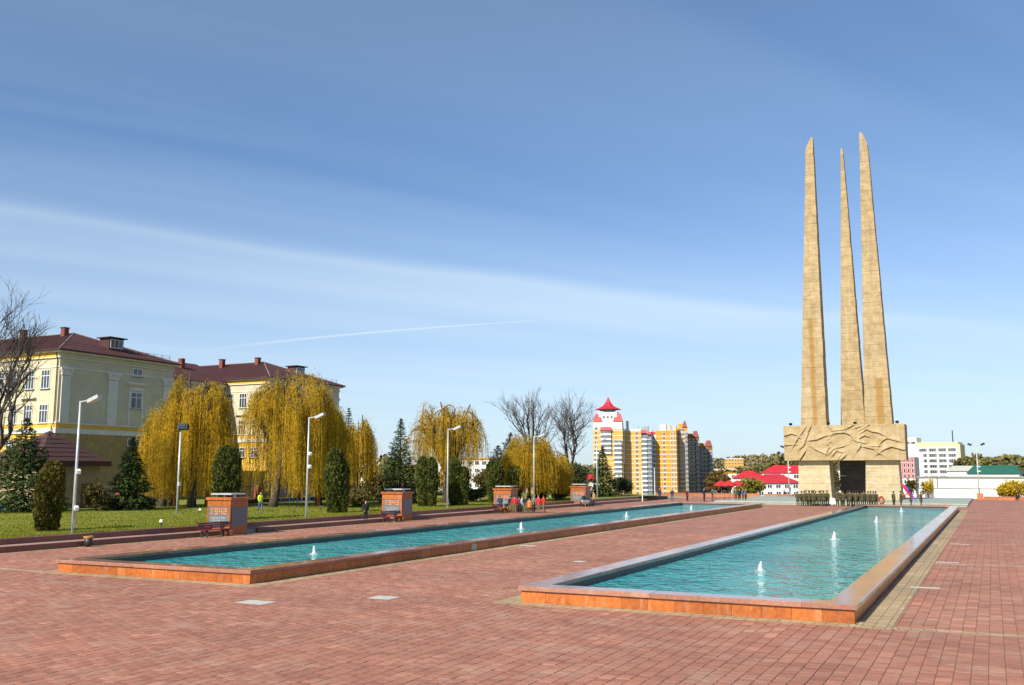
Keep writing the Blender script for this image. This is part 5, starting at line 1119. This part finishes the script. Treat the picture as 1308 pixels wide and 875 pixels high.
t = thing('notice_box', 'small white box standing between the two soldier formations', 'box', (-17.9,126.2,.10)); MB().cbox(-.42,-.3,.02,.42,.3,.72,.02).build('box_body', white, t); MB().cbox(-.46,-.34,.72,.46,.34,.76,.01).build('lid', white, t)
# parasols
red_c = mat('red_canvas', (.50,.02,.025), (.42,.018,.02), 1, .8)
for i,(b_,D,l) in enumerate(((921,182,'red parasol leftmost of three beyond the square'),(931,180,'red parasol in the middle of three beyond the square'),(941,184,'red parasol rightmost of three beyond the square'))):
    x, y = at(b_,D); t = thing('parasol', l, 'parasol', (x,y,-.3), 0, 'red parasols beyond the square'); mb = MB(); n_ = 8
    vs = [(0,0,2.9)]+[(1.35*math.cos(2*math.pi*k/n_),1.35*math.sin(2*math.pi*k/n_),2.15) for k in range(n_)]+[(1.37*math.cos(2*math.pi*k/n_),1.37*math.sin(2*math.pi*k/n_),1.85) for k in range(n_)]
    mb.add(vs,[(0,1+k,1+(k+1)%n_) for k in range(n_)]+[(1+k,1+n_+k,1+n_+(k+1)%n_,1+(k+1)%n_) for k in range(n_)]).build('canopy', red_c, t); MB().tube([(0,0,0),(0,0,2.9)],.03,6).build('pole', steel, t)
# music stands with tripods
for i,(x,y,l) in enumerate(((-35.0,134.8,'thin black tripod stand just right of the dark standing figure'),(-33.9,135.6,'thin black tripod stand, second one beside the gathered people'),(-33.0,134.6,'thin black stand closest to the four people by the platform'))):
    t = thing('tripod_stand', l, 'stand', (x,y,0), .4*i, 'thin tripod stands on the square'); MB().tube([(0,0,.35),(0,0,1.3)],.02,5).build('pole', dark, t)
    for k in range(3): MB().tube([(0,0,.45),(.42*math.cos(k*2.09),.42*math.sin(k*2.09),0)],.015,4).build('leg', dark, t)
    MB().obox((0,0,1.42),(.5,.03,.32),.3,0,R(-20)).build('head_plate', dark, t)
# pram
t = thing('pram', 'dark baby pram with a light blue seat, beside the family at the fourth date block', 'pram', (-43.2,106.7,0), R(60)); chrome = steel
MB().add([(-.45,-.22,.55),(.4,-.22,.5),(.4,.22,.5),(-.45,.22,.55),(-.52,-.25,.85),(.48,-.25,.78),(.48,.25,.78),(-.52,.25,.85)],[(0,3,2,1),(0,1,5,4),(1,2,6,5),(2,3,7,6),(3,0,4,7)]).build('seat_shell', mat('pram_blue',(.30,.40,.52),None,rough=.8), t)
hd = MB(); vs = []; fs = []
for i in range(6):
    a = math.pi*(.5+.55*i/5)
    for k in range(7): c_ = math.pi*k/6; vs.append((-.12+.42*math.cos(a)*1.0,-.26*math.cos(c_),.82+.40*math.sin(c_)*max(.15,math.sin(a)+.25)))
for i in range(5):
    for k in range(6): fs.append((i*7+k,i*7+k+1,i*7+k+8,i*7+k+7))
hd.add(vs,fs).build('hood', black, t)
MB().tube([(-.4,-.24,.25),(.4,-.24,.55)],.015,5).tube([(-.4,.24,.25),(.4,.24,.55)],.015,5).tube([(.4,-.24,.22),(-.55,-.24,.75),(-.8,-.24,1.02),(-.8,.24,1.02),(-.55,.24,.75),(.4,.24,.22)],.015,5).build('frame', chrome, t)
for xx in (-.42,.42):
    for yy in (-.27,.27): MB().tube([(xx,yy-.025,.16),(xx,yy+.025,.16)],.16,14).build('wheel', black, t)
# blue bag on the lawn at the frame edge
x,y = at(2,84.5); t = thing('blue_sack', 'bright blue plastic sack standing on the lawn at the left edge', 'sack', (x,y,LZ)); 
r_ = random.Random(5); sk = []
MB().lathe([(.28,0),(.42,.12),(.46,.35),(.40,.6),(.26,.82),(.10,.93),(.16,1.05)],11,sq=(1.1,.9)).build('bag_body', mat('blue_plastic',(.02,.16,.55),(.015,.12,.45),5,.4,bump=.6,bscale=6), t); MB().lathe([(.12,.90),(.12,.94)],8).build('tie', white, t)

x,y = at(366,101); t = thing('playground_frame', 'low playground frame with orange posts and blue bars behind the forked willow', 'playground frame', (x,y,LZ), YAW)
for xx in (-.9,3.4): MB().box(xx-.16,-.16,0,xx+.16,.16,1.7).build('post', orange_foot, t)
bl = mat('blue_bar_paint', (.03,.12,.45), None, rough=.5); b_ = MB()
for k in range(9): b_.box(-.5+k*.42,-.04,.3,-.4+k*.42,.04,1.5)
b_.box(-.73,-.03,1.5,3.23,.03,1.6); b_.build('bars', bl, t)
# ------------------------------------------------------------------ people
skin_m = mat('skin', (.52,.30,.20), (.47,.26,.17), 8, .55)
cloth_c = {}
def cloth(name, c): 
    if name not in cloth_c: cloth_c[name] = mat('cloth_'+name, c, tuple(v*.78 for v in c), 7, .9, bump=.2, bscale=14)
    return cloth_c[name]
def skeleton(pose):
    J = {'pelvis':(0,0,.95),'waist':(0,.0,1.08),'chest':(0,.01,1.30),'neck':(0,.01,1.47),'jaw':(0,-.02,1.55),'head':(0,-.012,1.64),'crown':(0,.0,1.715)}
    for s, n in ((1,'l'),(-1,'r')):
        J.update({'sh'+n:(s*.185,.01,1.39),'el'+n:(s*.235,.04,1.12),'wr'+n:(s*.245,-.02,.88),'ha'+n:(s*.245,-.045,.80),'hip'+n:(s*.09,0,.90),'kn'+n:(s*.105,-.015,.49),'an'+n:(s*.11,.02,.085),'to'+n:(s*.125,-.15,.045)})
    def up(**k): J.update(k)
    if pose == 'walk':
        up(knl=(.10,-.16,.51), anl=(.10,-.24,.085), tol=(.11,-.41,.06), knr=(-.10,.03,.50), anr=(-.10,.26,.13), tor=(-.11,.12,.045), ell=(.24,.12,1.13), wrl=(.24,.16,.90), hal=(.24,.15,.82), elr=(-.24,-.05,1.13), wrr=(-.235,-.22,.95), har=(-.23,-.28,.90))
    if pose == 'hold':
        for s, n in ((1,'l'),(-1,'r')): up(**{'el'+n:(s*.23,.0,1.12),'wr'+n:(s*.13,-.22,1.16),'ha'+n:(s*.07,-.29,1.19)})
    if pose == 'pocket':
        for s, n in ((1,'l'),(-1,'r')): up(**{'el'+n:(s*.27,.08,1.14),'wr'+n:(s*.19,-.05,.97),'ha'+n:(s*.16,-.10,.93)})
    if pose == 'bend':
        up(waist=(0,-.06,1.06), chest=(0,-.22,1.22), neck=(0,-.35,1.32), jaw=(0,-.43,1.37), head=(0,-.46,1.44), crown=(0,-.47,1.51))
        for s, n in ((1,'l'),(-1,'r')): up(**{'sh'+n:(s*.18,-.28,1.27),'el'+n:(s*.2,-.36,1.02),'wr'+n:(s*.16,-.52,.90),'ha'+n:(s*.14,-.59,.87)})
    if pose == 'sit':
        dz = -.50
        for k in ('pelvis','waist','chest','neck','jaw','head','crown','shl','shr','ell','elr'): J[k] = (J[k][0],J[k][1]-(.10 if k not in ('pelvis',) else 0),J[k][2]+dz)
        for s, n in ((1,'l'),(-1,'r')): up(**{'hip'+n:(s*.09,0,.41),'kn'+n:(s*.13,-.42,.50),'an'+n:(s*.12,-.44,.085),'to'+n:(s*.13,-.60,.045),'wr'+n:(s*.16,-.33,.60),'ha'+n:(s*.12,-.41,.57)})
    return J
RAD = {'pelvis':(.155,.115),'waist':(.135,.105),'chest':(.165,.115),'neck':(.055,.055),'jaw':(.068,.075),'head':(.078,.098),'crown':(.055,.07),'sh':(.068,.065),'el':(.045,.045),'wr':(.03,.028),'ha':(.038,.02),'hip':(.09,.095),'kn':(.062,.062),'an':(.04,.045),'to':(.042,.03)}
BONES = [('pelvis','waist','torso'),('waist','chest','torso'),('chest','neck','torso'),('neck','jaw','head'),('jaw','head','head'),('head','crown','head')]
for n in 'lr': BONES += [('chest','sh'+n,'torso'),('sh'+n,'el'+n,'arm'),('el'+n,'wr'+n,'arm'),('wr'+n,'ha'+n,'hand'),('pelvis','hip'+n,'leg'),('hip'+n,'kn'+n,'leg'),('kn'+n,'an'+n,'leg'),('an'+n,'to'+n,'foot')]
def rad(k): return RAD.get(k) or RAD[k[:-1]]
_body = {}
def body(pose):
    if pose in _body: return _body[pose]
    J = skeleton(pose); bm = bmesh.new(); sk = bm.verts.layers.skin.verify(); V = {}
    for k, p in J.items():
        v = bm.verts.new(p); v[sk].radius = rad(k); v[sk].use_root = (k == 'pelvis'); V[k] = v
    for a, b, _ in BONES: bm.edges.new((V[a],V[b]))
    nose = bm.verts.new((0,J['head'][1]-.07,J['head'][2]-.03)); nose[sk].radius = (.016,.02); nose[sk].use_root = True
    n2 = bm.verts.new((0,J['head'][1]-.115,J['head'][2]-.045)); n2[sk].radius = (.014,.014); bm.edges.new((nose,n2))
    for n, s in (('l',1),('r',-1)):
        w, h = Vector(J['wr'+n]), Vector(J['ha'+n]); d = (h-w).normalized(); side = d.cross(Vector((1,0,0))).normalized() if abs(d.x) < .8 else d.cross(Vector((0,0,1))).normalized()
        pal = d.cross(side)
        for k, (o_, L_, r_) in enumerate(((-.026,.066,.0085),(-.009,.078,.009),(.009,.074,.009),(.025,.058,.008),(-.038,.05,.0095))):
            p0 = h + side*o_*.9 + (d*-.02 if k == 4 else d*0); dd_ = d if k < 4 else (d*.6-side*.8).normalized(); pv = bm.verts.new(p0); pv[sk].radius = (r_,r_); pv[sk].use_root = True
            for j in range(1,3):
                q = bm.verts.new(p0 + dd_*(L_*(j/2)+.01) + Vector((-s*.008*j*j,0,0))); q[sk].radius = (r_*.85,r_*.85); bm.edges.new((pv,q)); pv = q
    me = bpy.data.meshes.new('person'); bm.to_mesh(me); bm.free(); o = bpy.data.objects.new('tmp_body', me); C.objects.link(o)
    o.modifiers.new('s','SKIN').use_smooth_shade = True; sb = o.modifiers.new('d','SUBSURF'); sb.levels = 1; sb.render_levels = 1
    dg = bpy.context.evaluated_depsgraph_get(); dg.update(); ev = bpy.data.meshes.new_from_object(o.evaluated_get(dg)); bpy.data.objects.remove(o)
    ev.name = 'person'; ev.materials.clear(); ev.materials.append(skin_m); ev.polygons.foreach_set('use_smooth', [True]*len(ev.polygons))
    co = np.array([v.co[:] for v in ev.vertices]); no = np.array([v.normal[:] for v in ev.vertices])
    best = np.full(len(co), 1e9); lab = np.zeros(len(co), int); names = ['torso','arm','hand','leg','foot','head']
    for a, b, t in BONES:
        A, B = np.array(J[a]), np.array(J[b]); d = B-A; tt = np.clip(((co-A)@d)/(d@d),0,1); ds = np.linalg.norm(co-A-tt[:,None]*d,axis=1) - (rad(a)[0]*(1-tt)+rad(b)[0]*tt)
        m_ = ds < best; best[m_] = ds[m_]; lab[m_] = names.index(t)
    F = [tuple(p.vertices) for p in ev.polygons]
    def shell(nm, keep, off):
        vset = {}; vs = []; fs = []
        for f in F:
            if keep(f):
                q = []
                for i in f:
                    if i not in vset: vset[i] = len(vs); vs.append(tuple(co[i]+no[i]*off))
                    q.append(vset[i])
                fs.append(tuple(q))
        m_ = bpy.data.meshes.new(nm); m_.from_pydata(vs,[],fs); m_.polygons.foreach_set('use_smooth',[True]*len(fs)); m_.materials.append(None); return m_
    ll_ = lambda f: [names[lab[i]] for i in f]
    hz, hy = J['head'][2], J['head'][1]
    pz = J['pelvis'][2]
    out = dict(body=ev, J=J, jacket=shell('jacket', lambda f: sum(x in ('torso','arm') for x in ll_(f)) >= 2 and not (sum(co[i][2] for i in f)/len(f) > J['neck'][2]-.0), .022),
        trousers=shell('trousers', lambda f: sum(x in ('leg','torso') for x in ll_(f)) >= 3 and not all(x == 'torso' and co[i][2] > pz+.1 for x, i in zip(ll_(f),f)) and any(x == 'leg' for x in ll_(f)), .014),
        shoes=shell('shoes', lambda f: sum(x == 'foot' for x in ll_(f)) >= 3, .012),
        hair=shell('hair', lambda f: all(x == 'head' for x in ll_(f)) and (sum(co[i][2] for i in f)/len(f) > hz+.045 or (sum(co[i][1] for i in f)/len(f) > hy+.02 and sum(co[i][2] for i in f)/len(f) > hz-.09)), .014))
    _body[pose] = out; return out
_cap = MB().lathe([(.092,.0),(.095,.045),(.135,.075),(.128,.095),(.03,.105)],16,sq=(1,1.1)).add([(-.07,-.09,.01),(.07,-.09,.01),(.045,-.165,-.012),(-.045,-.165,-.012)],[(0,1,2,3)])
_capm = {}
def put(parent, name, me, m):
    o = link(name, me, parent)
    o.material_slots[0].link = 'OBJECT'; o.material_slots[0].material = m; return o
HAIR = {'dark':cloth('dark_hair',(.025,.017,.012)),'brown':cloth('brown_hair',(.09,.05,.025)),'fair':cloth('fair_hair',(.32,.20,.08)),'grey':cloth('grey_hair',(.28,.27,.26))}
SHOE = cloth('dark_shoes',(.02,.018,.017))
def person(x, y, rz, label, jacket, trousers, pose='stand', h=1.72, hair='dark', z=0, cap=None, coat=False, group=None, hood=None, shoes=None):
    B = body(pose); o = link('person', B['body'], None, (x,y,z), rz); s = h/1.76; o.scale = (s,s,s); tag(o, label, 'person', group)
    put(o,'jacket',B['jacket'],jacket); put(o,'trousers',B['trousers'],trousers); put(o,'shoes',B['shoes'],shoes or SHOE)
    hd = B['J']['head']
    if cap:
        if cap.name not in _capm: _capm[cap.name] = _cap.mesh('peaked_cap', cap)
        link('peaked_cap', _capm[cap.name], o, (hd[0],hd[1],hd[2]+.045))
        put(o,'hair',B['hair'],HAIR[hair]).scale = (.99,.99,.985)
    elif hood: put(o,'hood',B['hair'],hood)
    else: put(o,'hair',B['hair'],HAIR[hair])
    if coat:
        k = 'coat_'+jacket.name
        if k not in _capm: _capm[k] = MB().lathe([(.165,1.05),(.19,.95),(.205,.8),(.225,.62)],16,sq=(1,.8)).mesh('coat_skirt', jacket, True)
        link('coat_skirt', _capm[k], o)
    return o
OLIVE = cloth('olive_uniform',(.062,.056,.020)); OLIVE2 = cloth('olive_trousers',(.048,.044,.017)); capm = cloth('olive_cap',(.042,.036,.016))
def soldier(x, y, rz, label, pose='stand', h=1.76, group='soldiers lined up before the memorial', z=0):
    return person(x, y, rz, label, OLIVE, OLIVE2, pose, h, 'dark', z, capm, True, group)
rs = random.Random(31); BACK = math.pi
ORD = ['first','second','third','fourth','fifth','sixth','seventh']
for r_ in range(3):
    for k in range(6):
        if r_ == 2 and k in (0,5): continue
        x0, y0 = -21.25+k*.58+rs.uniform(-.09,.09)+r_*.17, 121.2+r_*.95+rs.uniform(-.16,.16)
        lab = '%s soldier from the left in the %s rank of the formation before the left pier' % (ORD[k - (r_ == 2)], ('front','second','third')[r_])
        soldier(x0,y0,BACK+rs.uniform(-.15,.15),lab,rs.choice(('stand','stand','pocket')),rs.uniform(1.72,1.84),'soldiers lined up before the left pier')
for r_ in range(2):
    for k in range(7):
        x0, y0 = -16.75+k*.66+rs.uniform(-.13,.13)+r_*.22, 121.8+r_*.95+rs.uniform(-.18,.18)
        lab = '%s soldier from the left in the %s rank of the formation before the rear pier' % (ORD[k], ('front','back')[r_])
        soldier(x0,y0,BACK+rs.uniform(-.2,.2),lab,rs.choice(('stand','pocket','stand')),rs.uniform(1.74,1.9),'soldiers lined up before the rear pier')
red_fl = mat('red_flowers', (.55,.02,.02), (.35,.02,.015), 9, .8); green_lf = mat('wreath_green', (.05,.11,.02), (.03,.07,.015), 8, .8)
t = thing('wreath', 'red flower wreath standing at the right end of the soldier formation', 'wreath', (-12.0,122.6,0), .2); w = MB(); w2 = MB()
for k in range(40):
    a = rs.uniform(0,6.283); q = rs.uniform(.27,.42); c_ = (q*.85*math.cos(a), rs.uniform(-.09,.02), .72+q*1.15*math.sin(a)); (w if k % 3 else w2).obox(c_, (.13,.10,.13), rs.random()*3,0,rs.random()*3,rs.random()*3)
w.build('blossoms', red_fl, t); w2.build('greenery', green_lf, t); MB().tube([(-.2,.05,0),(0,.02,1.1),(.2,.05,0)],.02,5).tube([(0,.45,0),(0,.03,1.0)],.02,5).build('easel', dark, t)
soldier(-10.75,124.1,BACK*.75,'soldier standing alone left of the flag group at the pool end','stand',1.76,None)
soldier(-9.95,124.0,BACK*.6,'soldier holding flowers, left beside the flag bearer','hold',1.8,None)
fb_ = soldier(-8.85,124.0,BACK*.5,'soldier carrying the slanted flag','hold',1.78,None)
sd = soldier(-7.75,124.0,BACK*.5,'soldier with a red sash right of the flag bearer','stand',1.76,None)
MB().tube([(-.17,-.12,1.46),(0,-.155,1.25),(.16,-.12,1.02)],[.035,.035,.035],5).tube([(-.17,.12,1.46),(0,.15,1.25),(.16,.12,1.02)],[.035]*3,5).build('sash', cloth('red_sash',(.50,.02,.02)), sd)
t = thing('bouquet', 'bunch of red and green flowers held by the soldier beside the flag', 'bouquet', (-9.55,123.75,1.25)); w = MB(); w2 = MB()
for k in range(22): (w if k % 2 else w2).obox((rs.gauss(0,.13),rs.gauss(0,.1),rs.uniform(-.2,.34)), (.11,.1,.12), rs.random()*3)
w.build('blossoms', red_fl, t); w2.build('leaves', mat('bright_leaf',(.14,.24,.03),None,rough=.8), t)
t = thing('flag', 'purple and red flag hanging from a slanted pole held by a soldier', 'flag', (-8.95,123.75,1.1))
MB().tube([(.25,0,-.35),(-1.25,0,2.1)],.02,6).lathe([(.03,0),(.05,.08),(.005,.2)],6,(-1.25,0,2.1)).build('pole', mat('flag_pole',(.2,.14,.1),None,rough=.5), t)
def drape(v0, v1, m, nm):
    vs = []; nu, nv = 9, 8
    for j in range(nv):
        for i in range(nu):
            u_, v_ = i/(nu-1), v0+(v1-v0)*j/(nv-1); bx, bz = -1.12+u_*1.05, 1.88-u_*1.72; vs.append((bx+.12*v_+v_*.85*(1-.1*u_), .09*math.sin(u_*9+v_*3)*(.3+v_), bz-v_*.62-.12*v_*v_))
    return MB().add(vs,[(j*nu+i,j*nu+i+1,(j+1)*nu+i+1,(j+1)*nu+i) for j in range(nv-1) for i in range(nu-1)]).build(nm, m, t, smooth=True)
drape(0,.55,mat('red_flag_cloth',(.55,.02,.03),None,rough=.8,trans=.25),'red_cloth'); drape(.55,1.0,mat('purple_flag_cloth',(.16,.04,.42),None,rough=.8,trans=.25),'purple_cloth')
Cc = dict(navy=cloth('navy',(.02,.03,.075)), black=cloth('black',(.014,.014,.016)), red=cloth('red',(.50,.025,.025)), orange=cloth('orange',(.58,.20,.05)), lblue=cloth('light_blue',(.30,.42,.55)), jeans=cloth('jeans',(.07,.12,.24)), khaki=cloth('khaki',(.16,.14,.055)), grey=cloth('grey',(.14,.14,.15)),
    tan=cloth('tan',(.42,.25,.10)), hv=cloth('hi_vis',(.62,.78,.03)), green=cloth('green',(.04,.10,.05)), white=cloth('white',(.7,.7,.68)), blue=cloth('blue',(.03,.10,.42)), maroon=cloth('maroon',(.16,.02,.03)), brown=cloth('brown',(.12,.07,.035)))
G1 = 'students gathered before the third date block'
for b,D,j,tr_,pz_,h,hr,l,rz,ct in ((639,97.9,'navy','khaki','pocket',1.76,'dark','person in a navy jacket standing apart at the left end of the students',BACK,0),(652,97.6,'black','khaki','stand',1.72,'dark','person in a black jacket just left of the left red jacket',BACK*.9,0),
    (657,97.0,'red','khaki','stand',1.78,'dark','tall person in red jacket, left one of the three in red',BACK*1.1,0),(663,98.2,'maroon','black','stand',1.62,'brown','person in dark maroon between the red and light blue jackets',BACK,0),(667,97.8,'lblue','khaki','stand',1.66,'fair','person in a light blue jacket in the middle of the students',BACK*.8,0),
    (671,96.8,'black','khaki','pocket',1.76,'fair','person in black jacket and khaki trousers in the middle of the students',BACK,0),(676,96.6,'orange','brown','stand',1.48,'fair','child in a long orange coat among the students',BACK*1.1,1),(681.5,98.2,'grey','black','stand',1.66,'fair','person in grey just right of the orange coat',BACK,0),
    (687.5,97.0,'red','khaki','stand',1.76,'fair','person in red jacket, middle one of the three in red',BACK*.95,0),(694,96.8,'red','khaki','walk',1.76,'brown','person in red jacket at the right end of the students',BACK*.8,0)):
    x, y = at(b,D); person(x,y,rz,l,Cc[j],Cc[tr_],pz_,h,hr,0,None,bool(ct),G1)
x,y = at(334,86); person(x,y,R(70),'person in a bright yellow safety vest and jeans walking on the lawn',Cc['hv'],Cc['jeans'],'walk',1.72,'dark',LZ,hood=cloth('green_hood',(.06,.22,.12)))
x,y = at(468,77.5); person(x,y,R(60),'person all in black with a hood beside the second bench',Cc['black'],Cc['black'],'pocket',1.80,'dark',hood=Cc['black'])
x,y = at(758,116); person(x,y,R(-40),'person in a tan jacket standing beside the pram',Cc['tan'],Cc['black'],'stand',1.78,'brown')
x,y = at(751,116.5); person(x,y,R(-60),'person in dark brown bending over the pram',Cc['brown'],Cc['black'],'bend',1.72,'dark')
x,y = at(842,146); person(x,y,R(20),'person in navy standing near the low orange wall, leftmost of the scattered five',Cc['navy'],Cc['navy'],'stand',1.72,'dark',)
x,y = at(858,138); person(x,y,R(0),'person in a navy jacket and blue jeans facing the pools',Cc['navy'],Cc['jeans'],'pocket',1.74,'brown')
x,y = at(877,137); person(x,y,R(70),'person in maroon and black with a bright skirt hem behind the left pool',Cc['maroon'],Cc['maroon'],'stand',1.66,'dark',coat=True)
x,y = at(898.5,136); person(x,y,R(80),'tall person in dark blue standing left of the tripod stands',Cc['navy'],Cc['navy'],'stand',1.86,'dark')
x,y = at(909,138); person(x,y,R(60),'person in dark green by the tripod stands',Cc['green'],Cc['grey'],'hold',1.7,'dark')
for b,D,j,tr_,hr,l in ((939,137,'green','maroon','dark','person in green, leftmost of the four beside the platform corner'),(943.5,138,'black','black','brown','person in black, second of the four beside the platform corner'),(948,137,'blue','black','dark','person in a bright blue jacket among the four beside the platform corner'),(951.5,138,'grey','black','brown','person in grey, rightmost of the four beside the platform corner')):
    x, y = at(b,D); person(x,y,rs.uniform(-1,1)+BACK*.4,l,Cc[j],Cc[tr_],rs.choice(('stand','pocket')),1.74,hr,0,None,False,'people beside the platform corner')
x,y = at(1000,158); person(x,y,R(90),'person in black sitting on the low wall left of the memorial, backpack on',Cc['black'],Cc['black'],'sit',1.75,'dark',.12); 
x,y = at(1008,157); person(x,y,R(-60),'person in black standing on the platform left of the memorial',Cc['black'],Cc['black'],'stand',1.75,'dark',.24)
x,y = at(1298,140); person(x,y,R(200),'person in black sitting low at the right edge before the orange wall',Cc['black'],Cc['black'],'sit',1.72,'dark',-.12)
